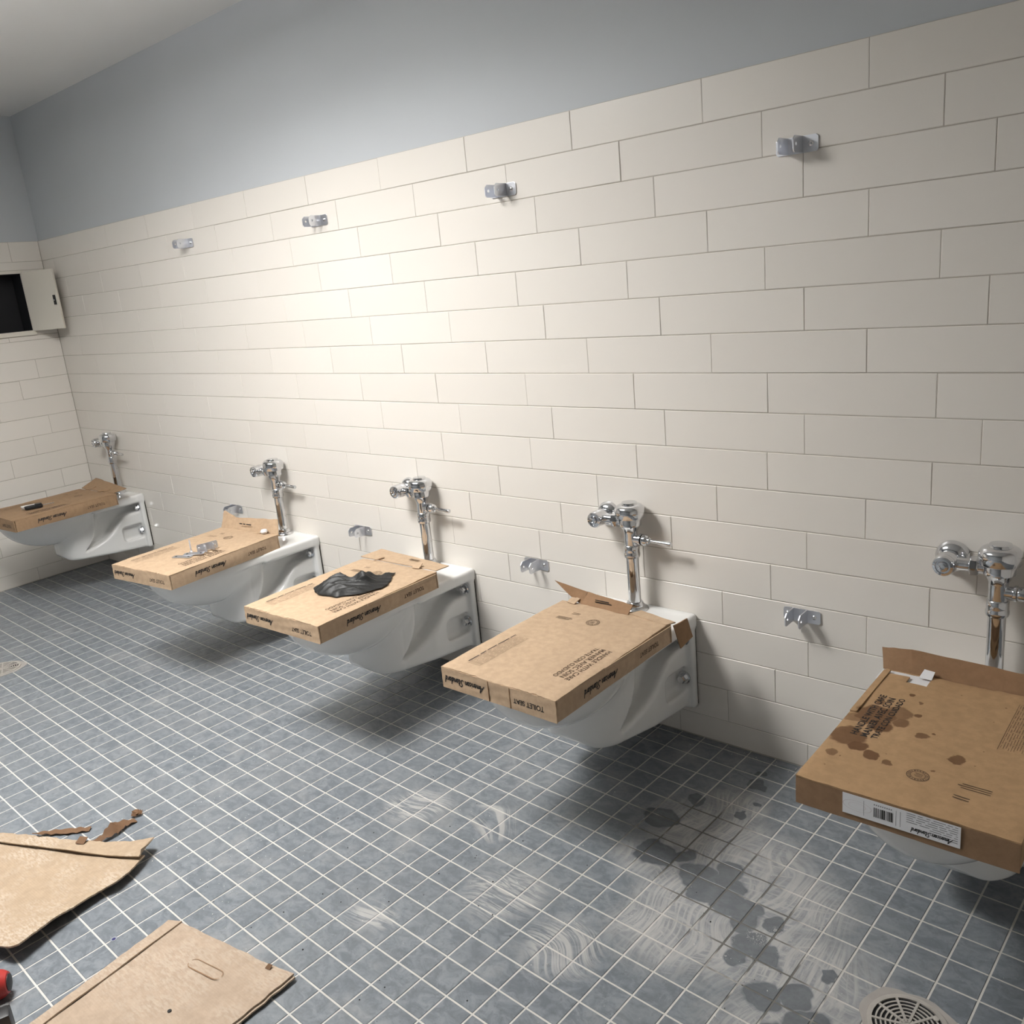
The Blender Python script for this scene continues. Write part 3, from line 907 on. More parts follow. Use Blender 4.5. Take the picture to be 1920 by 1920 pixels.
# ------------------------------------------------------------------ toilet seat boxes
BW, BD, BH, BT = .372, .515, .060, .0035
def make_box(label, loc, rz, mat, seed, sticker=False, hole=None, script=True, edge_lift=0.0):
    t = thing('cardboard_box', label, 'box', loc, rz, 'flat cardboard boxes lying on the toilets')
    w, d, h, th = BW / 2, BD / 2, BH, BT
    rs = random.Random(seed)
    MB().box((-w + th, -d + th, 0), (w - th, d - th, th)).build('bottom_panel', mat, t)
    wob = lambda u, v: .0012 * fbm(u * 4, v * 3, seed)
    # front, back and side walls
    sheet('front_panel', lambda u, v: (-w + u * BW, -d + .0012 * fbm(u * 3, v * 2, seed), v * (h - .004)), 30, 10, th, mat, t)
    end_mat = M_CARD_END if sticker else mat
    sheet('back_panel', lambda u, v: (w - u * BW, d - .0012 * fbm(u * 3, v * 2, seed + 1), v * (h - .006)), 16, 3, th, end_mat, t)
    for s, nm in ((1, 0), (-1, 1)):
        def PS(u, v, s=s):
            y = -d + .0065 + u * (BD - .012)
            bulge = .004 * math.sin(math.pi * v) * math.sin(math.pi * u)
            return (s * (w - .001 + bulge + .0008 * fbm(u * 5, v * 2, seed + 2)), y if s > 0 else -y, v * (h - .003 + edge_lift * u))
        sheet('side_panel', PS, 24, 6, th, mat, t)
    # top with a ragged front edge
    NU, NV = 44, 56
    rag = [rs.choice((0, 0, 0, 1, 1, 2)) for _ in range(NU)]
    def PT(u, v):
        x = -w + u * BW; y = -d + v * BD
        z = h + .0015 * fbm(u * 3.2, v * 2.6, seed + 3) + .0006 * fbm(u * 11, v * 9, seed)
        e = min(u, 1 - u, v * 1.3, (1 - v) * 1.3)
        z -= .0022 * max(0, 1 - e / .04) ** 2
        z += edge_lift * max(0, (u - .75) / .25) * v
        if v == 0: y += .0016 * rag[min(NU - 1, int(u * NU))]
        return (x, y, z)
    def keep(u, v):
        return not (hole and hole(u, v))
    sheet('top_panel', PT, NU, NV, th, mat, t, keep=keep)
    zt = 0.0
    G_ = .0006
    def on_top(c):
        q = PT((c.x + w) / BW, max(1e-4, (c.y + d) / BD)); return Vector((c.x, c.y, q[2] + G_))
    def on_front(c):
        return Vector((c.x, -d + .0012 * fbm((c.x + w) / BW * 3, c.z / (h - .004) * 2, seed) - G_, c.z))
    def on_side(c):
        u, v = (c.y + d - .0065) / (BD - .012), c.z / (h - .003)
        return Vector((w - .001 + .004 * math.sin(math.pi * v) * math.sin(math.pi * u) + .0008 * fbm(u * 5, v * 2, seed + 2) + G_, c.y, c.z))
    def put_flat(b, name, mat):
        b.v = [tuple(on_top(Vector(q))) for q in b.v]
        o = b.build(name, mat, t); o['kind'] = 'stuff'
        return o
    def qd(b, x0, y0, x1, y1, m=None):
        q = [(x0, y0, 0), (x1, y0, 0), (x1, y1, 0), (x0, y1, 0)]
        if m: q = [m @ Vector(p) for p in q]
        b.add(q, [(0, 1, 2, 3)])
    if script:
        put_script('printed_lettering', 'American Standard', .134, (-.040, -d, .026), (-1, 0, 0), (0, 0, -1), t, fit=on_front)
        put_text('printed_lettering', 'TOILET SEAT', .094, (.150, -d, .026), (-1, 0, 0), (0, 0, -1), t, M_INK, 1.15, on_front)
        put_script('printed_lettering', 'American Standard', .138, (w, -.011, .026), (0, -1, 0), (0, 0, -1), t, fit=on_side)
        put_text('printed_lettering', 'TOILET SEAT', .093, (w, .188, .027), (0, -1, 0), (0, 0, -1), t, M_INK2, 1.15, on_side)
    ink = M_INK2 if not sticker else M_INK
    y0 = .022 if not sticker else .064
    for s, x, ln in (('HANDLE WITH CARE', .147, .186), ('MANIER AVEC SOIN', .1275, .180), ('TRATE CON CUIDADO', .108, .184)):
        put_text('printed_lettering', s, ln, (x, y0, zt), (0, -1, 0), (1, 0, 0), t, ink, 1.0, on_top)
    # round stamp, table of thick dashes and fine print
    b = MB()
    for r0, r1 in ((.0195, .0182), (.0132, .0122)):
        n = 28
        v = [(r * math.cos(2 * math.pi * k / n), r * math.sin(2 * math.pi * k / n), 0) for r in (r0, r1) for k in range(n)]
        b.add([(q[0] + .001, q[1] + .152, 0) for q in v], [(k, n + k, n + (k + 1) % n, (k + 1) % n)[::-1] for k in range(n)])
    for k in range(20):
        qd(b, -.0004, .0140, .0009 if k % 3 else .0018, .0173, Matrix.Translation((.001, .152, 0)) @ Matrix.Rotation(2 * math.pi * k / 20, 4, 'Z'))
    for k in range(4): qd(b, .001 - .008, .146 + k * .0035, .001 + .006 - .002 * (k % 2), .1472 + k * .0035)
    put_flat(b, 'printed_stamp', M_INK2)
    b = MB()
    y = -.203
    for L in (.040, .022, .036, .045, .022):
        qd(b, -.1405, y, -.1375, y + L / 2); qd(b, -.1405, y + L / 2, -.1375, y + L); y += L + .006
    put_flat(b, 'printed_table', M_INK)
    b = MB()
    for k in range(9):
        x = -.134 + .0046 * k
        yy = -.205
        while yy < -.02:
            L = rs.uniform(.008, .03); qd(b, x, yy, x + .0007, min(yy + L, -.015)); yy += L + rs.uniform(.002, .008)
    for k in range(10):
        qd(b, -.0935, -.21 + .0198 * k, -.0928, -.21 + .0198 * (k + 1))
    qd(b, -.136, -.2105, -.093, -.2098); qd(b, -.136, -.1505, -.093, -.150)
    for k in range(3): qd(b, -.118, .136 + .0065 * k, -.070 + .006 * (k % 2), .138 + .0065 * k)
    for k in range(2): qd(b, -.092, .178 + .0075 * k, -.066, .1805 + .0075 * k)
    put_flat(b, 'printed_fine_lines', M_INK2)
    return t

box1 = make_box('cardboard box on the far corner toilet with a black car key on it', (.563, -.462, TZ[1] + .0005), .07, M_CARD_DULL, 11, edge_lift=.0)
box2 = make_box('cardboard box with small steel parts on top and a raised back flap', (1.985, -.466, TZ[2] + .0005), .105, M_CARD, 23)
box3 = make_box('cardboard box with the black rag lying on it', (2.912, -.470, TZ[3] + .0005), .035, M_CARD, 35)
box4 = make_box('clean cardboard box with a torn flap bent up beside the chrome valve', (3.812, -.464, TZ[4] + .0005), .0, M_CARD, 47)
def hole5(u, v):
    # torn opening near its far corner
    return (.76 < u < .97 and v < .05) or (.72 < u < .84 and v < .10)
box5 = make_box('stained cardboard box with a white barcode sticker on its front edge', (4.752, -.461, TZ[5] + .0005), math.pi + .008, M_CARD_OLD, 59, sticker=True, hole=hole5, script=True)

# flaps ------------------------------------------------------------
def local(t, p):
    c, s = math.cos(t.rotation_euler.z), math.sin(t.rotation_euler.z)
    x, y, z = p[0] - t.location.x, p[1] - t.location.y, p[2] - t.location.z
    return (x * c + y * s, -x * s + y * c, z)
def flap(t, mat, corners, nu=10, nv=4, bow=None, name='torn_flap', th=.003, keep=None):
    L = [local(t, p) for p in corners]
    return sheet(name, quadP(*L, bow=bow), nu, nv, th, mat, t, keep=keep)
wav = lambda a, s: (lambda u, v: (0, a * fbm(u * 4, v * 3, s), a * .8 * fbm(u * 6, v * 2, s + 1)))
# box 1: back edge curled up, small torn tabs
flap(box1, M_CARD_DULL, [(.372, -.215, .524), (.712, -.200, .524), (.690, -.118, .528), (.335, -.112, .555)], 10, 5, wav(.002, 1))
flap(box1, M_CARD_DULL, [(.430, -.200, .527), (.480, -.205, .527), (.475, -.18, .535), (.435, -.175, .533)], 3, 3, None, 'torn_tab', .002)
flap(box1, M_CARD_DULL, [(.590, -.225, .527), (.640, -.19, .527), (.635, -.175, .534), (.585, -.21, .533)], 3, 3, None, 'torn_tab', .002)
# box 2: back flap standing up, in two pieces, and a small tab
z2 = TZ[2] + .060
flap(box2, M_CARD, [(1.850, -.2200, z2 - .004), (2.143, -.1885, z2 - .004), (2.122, -.168, z2 + .056), (1.858, -.198, z2 + .044)], 12, 5, wav(.002, 4))
flap(box2, M_CARD, [(1.773, -.2280, z2 - .004), (1.850, -.2200, z2 - .004), (1.858, -.198, z2 + .044), (1.782, -.205, z2 + .070)], 5, 5, wav(.0015, 6))
flap(box2, M_CARD, [(2.038, -.225, z2 + .003), (2.062, -.222, z2 + .003), (2.058, -.212, z2 + .034), (2.036, -.214, z2 + .034)], 3, 4, None, 'torn_tab', .002)
b = MB().lathe([(.001, 0), (.012, .003), (.016, .010), (.012, .018), (.001, .021)], 12, Matrix.Translation(local(box2, (2.078, -.212, z2 + .001))))
b.build('foam_padding', M_PAPER, box2, True)
b = MB()
for k, (x0, L) in enumerate(((.0, .012), (.015, .010), (.028, .020))): b.box((x0, 0, 0), (x0 + L, .0003, .005))
b.v = [local(box2, (1.905 + q[0] * 1.6, -.2155 + q[0] * .16 + q[1], z2 + .024 + q[2])) for q in b.v]
o = b.build('printed_fine_lines', M_INK, box2); o['kind'] = 'stuff'
# box 3: flat flap over the deck and small torn tabs
z3 = TZ[3] + .060
flap(box3, M_CARD, [(2.700, -.216, z3 + .002), (3.084, -.205, z3 + .002), (3.092, -.150, z3 + .004), (2.715, -.128, z3 + .006)], 12, 4, wav(.0012, 8))
flap(box3, M_CARD_IN, [(2.795, -.235, z3 + .004), (2.800, -.195, z3 + .0045), (2.812, -.195, z3 + .007), (2.800, -.235, z3 + .005)], 2, 3, None, 'torn_tab', .0012)
flap(box3, M_CARD, [(2.985, -.225, z3 + .0045), (3.018, -.222, z3 + .0045), (3.014, -.198, z3 + .0165), (2.985, -.200, z3 + .014)], 3, 3, None, 'torn_tab', .0016)
b = MB()
for (x, y, w_) in ((2.915, -.172, .045),):
    for k in range(2): b.box((0, .007 * k, 0), (w_, .007 * k + .003, .0002), Matrix.Translation(local(box3, (x, y, z3 + .0065))))
o = b.build('printed_fine_lines', M_INK2, box3); o['kind'] = 'stuff'
for t_ in (box3, box4):
    sheet('edge_fold', quadP((BW / 2 + .0022, -.06, .049), (BW / 2 + .0022, .245, .040), (BW / 2 + .0072, .245, .054), (BW / 2 + .0032, -.06, .058)), 18, 3, .0022, M_CARD, t_)
# box 4: two-piece flap bent up at the back, flat corner flap, hanging side flap
z4 = TZ[4] + .060
flap(box4, M_CARD_IN, [(3.700, -.212, z4 - .001), (3.868, -.222, z4 + .001), (3.866, -.190, z4 + .020), (3.703, -.180, z4 + .028)], 10, 4, wav(.0015, 2))
flap(box4, M_CARD_IN, [(3.668, -.202, z4 + .006), (3.700, -.212, z4 - .001), (3.703, -.180, z4 + .028), (3.600, -.205, z4 + .056)], 6, 4, wav(.001, 3))
flap(box4, M_CARD, [(3.655, -.222, z4 + .003), (3.684, -.226, z4 + .002), (3.692, -.205, z4 + .014), (3.662, -.199, z4 + .014)], 3, 3, None, 'torn_tab', .002)
flap(box4, M_CARD, [(3.866, -.212, z4 + .0025), (3.996, -.232, z4 + .001), (4.012, -.205, z4 + .002), (3.886, -.178, z4 + .003)], 6, 3, wav(.0012, 5))
flap(box4, M_CARD_IN, [(4.002, -.205, z4 - .010), (4.004, -.135, z4 - .014), (4.002, -.105, z4 - .080), (4.000, -.168, z4 - .092)], 4, 4, wav(.001, 7), 'hanging_flap')
b = MB()
for k in range(2): b.box((0, 0, 0), (.058 - .01 * k, .0003, .003), Matrix.Translation(local(box4, (3.745, -.2045 + .0018 * k, z4 + .011 + .005 * k))))
o = b.build('printed_fine_lines', M_INK, box4); o['kind'] = 'stuff'
MB().box((-.0255, -BD / 2 - .0016, .001), (-.0240, -BD / 2 + .001, .055)).box((.0440, -BD / 2 - .0016, .001), (.0458, -BD / 2 + .001, .055)).build('panel_seam', M_CARD_IN, box4)
# box 5: back flap standing along the whole width
z5 = TZ[5] + .060
flap(box5, M_CARD_IN, [(4.556, -.2025, z5 - .006), (4.620, -.2030, z5 - .006), (4.611, -.184, z5 + .046), (4.545, -.178, z5 + .036)], 5, 4, wav(.0012, 9))
flap(box5, M_CARD_IN, [(4.620, -.2030, z5 - .006), (4.938, -.2010, z5 - .006), (4.944, -.176, z5 + .034), (4.611, -.184, z5 + .046)], 14, 4, wav(.002, 2))
flap(box5, M_PAPER, [(4.558, -.262, z5 - .0042), (4.690, -.262, z5 - .0042), (4.690, -.208, z5 - .0042), (4.558, -.208, z5 - .0042)], 8, 4, lambda u, v: (0, 0, .0008 * fbm(u * 5, v * 4, 3)), 'white_lining', .0012)
flap(box5, M_PAPER, [(4.640, -.225, z5 + .0015), (4.667, -.226, z5 + .0015), (4.668, -.206, z5 + .013), (4.646, -.206, z5 + .015)], 3, 3, None, 'white_lining', .0012)
# creased side strip of box 5
flap(box5, M_CARD_OLD, [(4.566, -.44, z5 + .0016), (4.580, -.44, z5 + .003), (4.578, -.22, z5 + .003), (4.564, -.22, z5 + .0016)], 3, 10, None, 'edge_fold', .0025)
# sticker
st = MB().box((-.098, BD / 2 + .0014, .0125), (.098, BD / 2 + .0019, .0535)).build('sticker', M_PAPER, box5)
st['label'] = 'white barcode sticker'
F = BD / 2 + .0020
b = MB()
rs = random.Random(5)
x = .043
while x > .010:
    w_ = rs.choice((.0008, .0008, .0016, .0024)); b.box((x - w_, F, .022), (x, F + .0001, .041)); x -= w_ + rs.choice((.0008, .0008, .0016))
b.build('barcode', M_INK, st)
b = MB()
n = 30
for rx, rz in ((.0255, .0105), (.0155, .0062)):
    for k in range(n):
        a0, a1 = 2 * math.pi * k / n, 2 * math.pi * (k + 1) / n
        v = []
        for a, q in ((a0, 1), (a1, 1), (a1, .96), (a0, .96)): v.append((.072 + rx * q * math.cos(a), F + .0001, .033 + rz * q * math.sin(a)))
        b.add(v, [(3, 2, 1, 0)])
b.build('seat_drawing', M_PINKINK, st)
b = MB()
for r in range(8):
    x = -.012 if r < 5 else -.05
    z = .0495 - .0042 * r
    while x > -.092:
        L = rs.uniform(.006, .02); b.box((max(x - L, -.094), F, z), (x, F + .0001, z + .0012)); x -= L + rs.uniform(.002, .006)
for x in (.060, .005, -.002): b.box((x, F, .018), (x + .0006, F + .0001, .048))
for k in range(9): b.box((.041 - k * .0036, F, .0455), (.043 - k * .0036, F + .0001, .048))
b.build('sticker_print', M_INK3, st)
put_script('sticker_lettering', 'American Standard', .066, (-.086, F + .0001, .020), (1, 0, 0), (0, 0, -1), st)

# ------------------------------------------------------------------ black rag
RAG_OUT = [(2.828, -.520), (2.862, -.548), (2.915, -.556), (2.975, -.542), (3.020, -.492), (3.046, -.420), (3.036, -.374), (3.002, -.335), (2.972, -.292), (2.962, -.330),
           (2.948, -.385), (2.915, -.420), (2.872, -.430), (2.840, -.455), (2.824, -.490)]
def make_rag():
    cx, cy = 2.945, -.462
    pts = []
    n = len(RAG_OUT)
    for i in range(n):
        for t in (0, .125, .25, .375, .5, .625, .75, .875):
            a, b = RAG_OUT[i], RAG_OUT[(i + 1) % n]
            pts.append((a[0] + (b[0] - a[0]) * t - cx, a[1] + (b[1] - a[1]) * t - cy))
    NA, NR = len(pts), 36
    ax = Vector((.72, .69)).normalized(); pv = Vector((-ax.y, ax.x))
    v = []; f = []
    for k in range(NR + 1):
        r = k / NR
        for i, (x, y) in enumerate(pts):
            q = Vector((x, y)) * r
            wob = 1 + .022 * math.sin(i * .61) * r + .012 * math.sin(i * 1.13) * r
            q = q * wob
            s = q.dot(ax) / .12; tt = q.dot(pv) / .06
            env = (1 - r ** 3.5)
            a1 = 5.2 * tt + 1.7 * math.sin(1.9 * s + .6) + 1.1 * s
            a2 = 8.6 * tt - 2.3 * s + 1.4 * math.sin(2.7 * s + 1.3 * tt)
            fold = 1 - abs(math.sin(a1)) ** .7
            fold2 = 1 - abs(math.sin(a2)) ** .8
            fold3 = abs(math.sin(2.9 * s + 2.4 * tt + 1.2 * math.sin(3.3 * tt)))
            hump = .026 * math.exp(-((s + .50) / .55) ** 2) + .034 * math.exp(-((s - .40) / .20) ** 2 - ((tt - .30) / .55) ** 2) + .009
            z = env * (hump * (.62 + .40 * fold3) + .0105 * fold + .0065 * fold2) + .0015 + .002 * fold2 * r
            v.append((q.x, q.y, z))
    for k in range(NR):
        for i in range(NA):
            j = (i + 1) % NA
            f.append((k * NA + i, (k + 1) * NA + i, (k + 1) * NA + j, k * NA + j))
    o0 = len(v)
    v += [(v[NR * NA + i][0], v[NR * NA + i][1], 0.0) for i in range(NA)]
    for i in range(NA):
        j = (i + 1) % NA
        f.append((NR * NA + i, o0 + i, o0 + j, NR * NA + j))
    f.append(tuple(o0 + i for i in range(NA - 1, -1, -1)))
    me = mesh('rag', v, f, M_RAG, True)
    o = link('rag', me, None, (cx, cy, z3 + .0035))
    tag(o, 'crumpled black rag lying on a cardboard box', 'rag')
make_rag()

# ------------------------------------------------------------------ car key on box 1
def make_key():
    t = thing('car_key', 'black car key with a bright metal tag on the far box', 'key', (.612, -.552, TZ[1] + .0650), 1.32)
    def rr(w, d, r, n=5):
        p = []
        for cx, cy, a0 in ((w - r, d - r, 0), (-w + r, d - r, 90), (-w + r, -d + r, 180), (w - r, -d + r, 270)):
            for k in range(n + 1):
                a = math.radians(a0 + 90 * k / n); p.append((cx + r * math.cos(a), cy + r * math.sin(a)))
        return p
    MB().prism(rr(.040, .019, .012), 0, .014).build('fob', M_BLACK, t, True, bevel=.003)
    MB().prism(rr(.015, .017, .010), .013, .019, Matrix.Translation((.022, .0, 0))).build('bow', M_BLACK, t, True, bevel=.002)
    MB().box((.039, -.003, .006), (.092, .003, .0085)).build('blade', M_ZINC, t)
    MB().prism(rr(.034, .013, .006), .009, .013, Matrix.Translation((-.018, .030, 0))).build('metal_tag', simple('bright_metal_tag', (.86, .86, .86), .25), t)
    b = MB()
    ring = []
    for k in range(20):
        a = 2 * math.pi * k / 20
        b.lathe([(.0011, 0), (.0011, .0042)], 6, axis_mtx((-.040 + .011 * math.cos(a), .012 + .011 * math.sin(a), .004), (-math.sin(a), math.cos(a), 0)))
    b.build('key_ring', M_ZINC, t)
make_key()

# ------------------------------------------------------------------ small steel parts on box 2
ztop2 = TZ[2] + .0630
def ear_plate(name, label, loc, rz, rx=0.0):
    t = thing(name, label, 'bracket', loc, rz, 'loose steel parts on the box')
    b = MB()
    b.prism([(-.050, -.012), (-.044, -.017), (.044, -.017), (.050, -.012), (.050, .012), (.044, .017), (-.044, .017), (-.050, .012)], 0, .0028)
    b.build('plate', M_ZINC, t, bevel=.0006)
    for x in (-.034, .034):
        MB().lathe([(.0052, .0028), (.0050, .0032)], 14, Matrix.Translation((x, 0, 0))).build('painted_screw_hole', M_DARK, t)  # black discs on the plate, hole shade painted on
    return t
e1 = ear_plate('steel_plate', 'flat steel plate at the near end of the loose metal parts', (2.042, -.560, ztop2), .42)
e2 = ear_plate('steel_plate', 'flat steel plate beside the upright bolt on the box', (2.060, -.520, ztop2 + .0032), .62)
e2.rotation_euler.x = .06
cb = copy_tree(br0)
cb.name = 'loose_bracket'
cb.location = (2.062, -.462, ztop2 + .0172); cb.rotation_euler = (math.radians(-6), 0, 1.42)
for q_ in (e1, e2, cb): q_.scale = (.82, .82, .82)
cb['label'] = 'loose steel bracket lying beside the upright bolt on the box'; cb['group'] = 'loose steel parts on the box'
tb = thing('bolt', 'thin steel bolt standing upright among the loose metal parts', 'bolt', (2.028, -.513, ztop2 + .004), 0, 'loose steel parts on the box')
tb.scale = (.85, .85, .85)
MB().lathe([(.0085, 0), (.0085, .004), (.006, .006)], 6).build('head', M_ZINC, tb)
b = MB(); pr = [(.0032, .005)]
for k in range(16): pr += [(.0036, .007 + k * .0032), (.0029, .0086 + k * .0032)]
b.lathe(pr + [(.002, .060)], 10).build('shank', M_ZINC, tb)

# ------------------------------------------------------------------ cardboard on the floor
def polyline(pts):
    pts = [np.array(p, float) for p in pts]
    L = [0]
    for a, b in zip(pts[:-1], pts[1:]): L.append(L[-1] + np.linalg.norm(b - a))
    L = np.array(L) / L[-1]
    A = np.array(pts)
    return lambda t: np.array([np.interp(t, L, A[:, k]) for k in range(A.shape[1])])
def make_card_a():
    t = thing('cardboard_sheet', 'torn pale cardboard sheet with a folded edge, lying near the brown paper scraps', 'cardboard', (0, 0, 0))
    # right edge from the fold to the near corner; the left edge lies outside the picture
    RE = polyline([(3.040, -1.318, .026), (3.056, -1.345, .029), (3.070, -1.372, .028), (3.087, -1.418, .030), (3.076, -1.448, .024), (3.083, -1.505, .026), (3.105, -1.585, .040), (3.131, -1.663, .046), (3.118, -1.680, .044)])
    LE = polyline([(2.505, -1.535, .004), (2.52, -1.56, .004), (2.55, -1.70, .004), (2.60, -1.86, .004)])
    def P(u, v):
        a, b = LE(v), RE(v)
        q = a + (b - a) * u
        q[2] = .0045 + (b[2] - .0045) * max(0, (u - .35) / .65) ** 1.7 + .002 * fbm(u * 5, v * 4, 1) * (u > .2)
        q[2] = max(q[2], .0045)
        if u > .98: q[0] += .0012 * fbm(v * 31, 1, 2)
        return q
    sheet('panel', P, 44, 40, .004, M_CARD_PALE, t, flip=True)
    TE = polyline([(2.50, -1.527, .006), (2.62, -1.466, .008), (2.80, -1.388, .012), (2.90, -1.335, .016), (2.960, -1.299, .022), (3.000, -1.270, .032)])
    FE = polyline([(2.515, -1.556, .006), (2.80, -1.434, .013), (2.95, -1.380, .022), (3.050, -1.338, .034)])
    def P2(u, v):
        a, b = FE(u), TE(u)
        q = a + (b - a) * v
        q[2] += .004 * (1 - abs(2 * v - 1)) * .5 + .0010 * fbm(u * 9, v * 3, 4) + .0048
        if v > .97: q[1] += .0035 * math.sin(u * 70) * math.sin(u * 23)
        return q
    sheet('folded_strip', P2, 50, 8, .0035, M_CARD_PALE, t)
    sheet('torn_tab', quadP((2.812, -1.404, .0235), (2.836, -1.392, .022), (2.826, -1.374, .030), (2.800, -1.384, .029)), 4, 3, .0012, M_TORN, t)
    sheet('corner_fold', quadP((3.000, -1.300, .034), (3.046, -1.335, .036), (3.036, -1.325, .046), (3.006, -1.272, .040)), 5, 3, .003, M_CARD_PALE, t)
make_card_a()
def make_card_b():
    t = thing('cardboard_sheet', 'flat cardboard sheet with a cut-out hand slot, at the bottom of the picture', 'cardboard', (0, 0, 0))
    L0, L1 = np.array((3.346, -1.384)), np.array((3.405, -1.93))
    R0, R1 = np.array((3.712, -1.326)), np.array((3.726, -1.93))
    def P(u, v):
        a = L0 + (L1 - L0) * v; b = R0 + (R1 - R0) * v
        q = a + (b - a) * u
        z = .0085 + .001 * fbm(u * 4, v * 4, 2)
        if v == 0: q[1] += .0015 * fbm(u * 9, 1, 2)
        if u == 1: q[0] += .0018 * fbm(v * 22, 1, 3)
        z += .006 * max(0, (u - .8) / .2) * max(0, 1 - v * 1.2)
        return (q[0], q[1], z)
    sheet('panel', P, 40, 48, .0036, M_CARD_PALE2, t, flip=True)
    def Pl(u, v):
        q = P(u, v); return (q[0] + .002 + .004 * u, q[1] - .002, q[2] - .0042 - .0002)
    sheet('lower_panel', Pl, 30, 30, .0034, M_CARD_PALE2, t, flip=True)
    S0, S1 = np.array((3.306, -1.398)), np.array((3.374, -1.93))
    def P2(u, v):
        a = S0 + (S1 - S0) * v; b = L0 + (L1 - L0) * v - np.array((.0012, 0))
        q = a + (b - a) * u
        if u == 0: q[0] += .0015 * fbm(v * 26, 2, 1)
        return (q[0], q[1], .0066 + .001 * fbm(v * 6, u, 3) + .0062 * u)
    sheet('folded_strip', P2, 5, 48, .0036, M_CARD_PALE2, t, flip=True)
    # perforated outline of the hand slot
    b = MB(); c = np.array((3.530, -1.431)); ux = np.array((.985, .17)); uy = np.array((-.17, .985))
    pts = []
    for cx, a0 in ((.038, -90), (-.038, 90)):
        for k in range(9):
            a = math.radians(a0 + 180 * k / 8); pts.append((cx + .0125 * math.cos(a), .0125 * math.sin(a)))
    n = len(pts)
    for i in range(n):
        if i in (3, 12, 13): continue
        p, q = pts[i], pts[(i + 1) % n]
        w_ = .0007 if p[1] > -.011 else .0013
        P3 = lambda s: c + ux * s[0] + uy * s[1]
        a0, a1 = P3(p), P3(q)
        dd = (a1 - a0) / (np.linalg.norm(a1 - a0) + 1e-9); nn = np.array((-dd[1], dd[0])) * w_
        z = .0104
        b.add([(*(a0 - nn), z), (*(a1 - nn), z), (*(a1 + nn), z), (*(a0 + nn), z)], [(0, 1, 2, 3)])
    b.build('hand_slot_cut', M_CARD_IN, t)
    MB().lathe([(.0045, 0), (.004, .0008), (.001, .0010)], 9, Matrix.Translation((3.571, -1.538, .0095))).build('dark_spot', M_SOIL, t)
    sheet('torn_tab', quadP((3.640, -1.352, .0105), (3.654, -1.349, .0105), (3.652, -1.340, .017), (3.641, -1.342, .016)), 3, 3, .0015, M_TORN, t)
make_card_b()

def ribbon(name, label, path, widths, ups, mat=M_TORN):
    Pp = polyline(path); n = 26
    W = np.linspace(0, 1, len(widths)); UU = np.array(ups, float)
    def P(u, v):
        p = Pp(u); d = Pp(min(1, u + .02)) - Pp(max(0, u - .02)); d /= np.linalg.norm(d)
        up = np.array([np.interp(u, np.linspace(0, 1, len(ups)), UU[:, k]) for k in range(3)])
        s = np.cross(up, d); s /= np.linalg.norm(s) + 1e-9
        w_ = np.interp(u, W, widths) * (1 + .12 * math.sin(u * 41))
        q = p + s * (v - .5) * w_
        q[2] = max(q[2] + .0015 * math.sin(u * 30 + v * 3), .0022)
        return q
    o = sheet(name, P, n, 4, .0012, mat)
    tag(o, label, 'paper scrap', 'torn brown paper scraps on the floor')
ribbon('paper_scrap', 'flat frayed brown paper scrap beside the torn cardboard edge', [(2.630, -1.450, .010), (2.668, -1.412, .007), (2.705, -1.380, .006), (2.748, -1.338, .005)], [.004, .022, .026, .018], [(0, 0, 1), (.1, .2, 1), (0, 0, 1), (0, 0, 1)])
ribbon('paper_scrap', 'longest brown paper scrap, twisted and curling up at its middle', [(2.822, -1.368, .010), (2.840, -1.343, .014), (2.836, -1.308, .022), (2.822, -1.275, .014), (2.822, -1.240, .004)], [.010, .018, .036, .026, .020], [(0, 0, 1), (.6, -.3, 1), (.9, -.6, .7), (.3, 0, 1), (0, 0, 1)])
ribbon('paper_scrap', 'smallest brown paper scrap, a curled bit at the tip of the twisted one', [(2.800, -1.238, .006), (2.796, -1.224, .012), (2.806, -1.212, .008)], [.014, .024, .018], [(0, 0, 1), (.3, .3, 1), (0, 0, 1)])

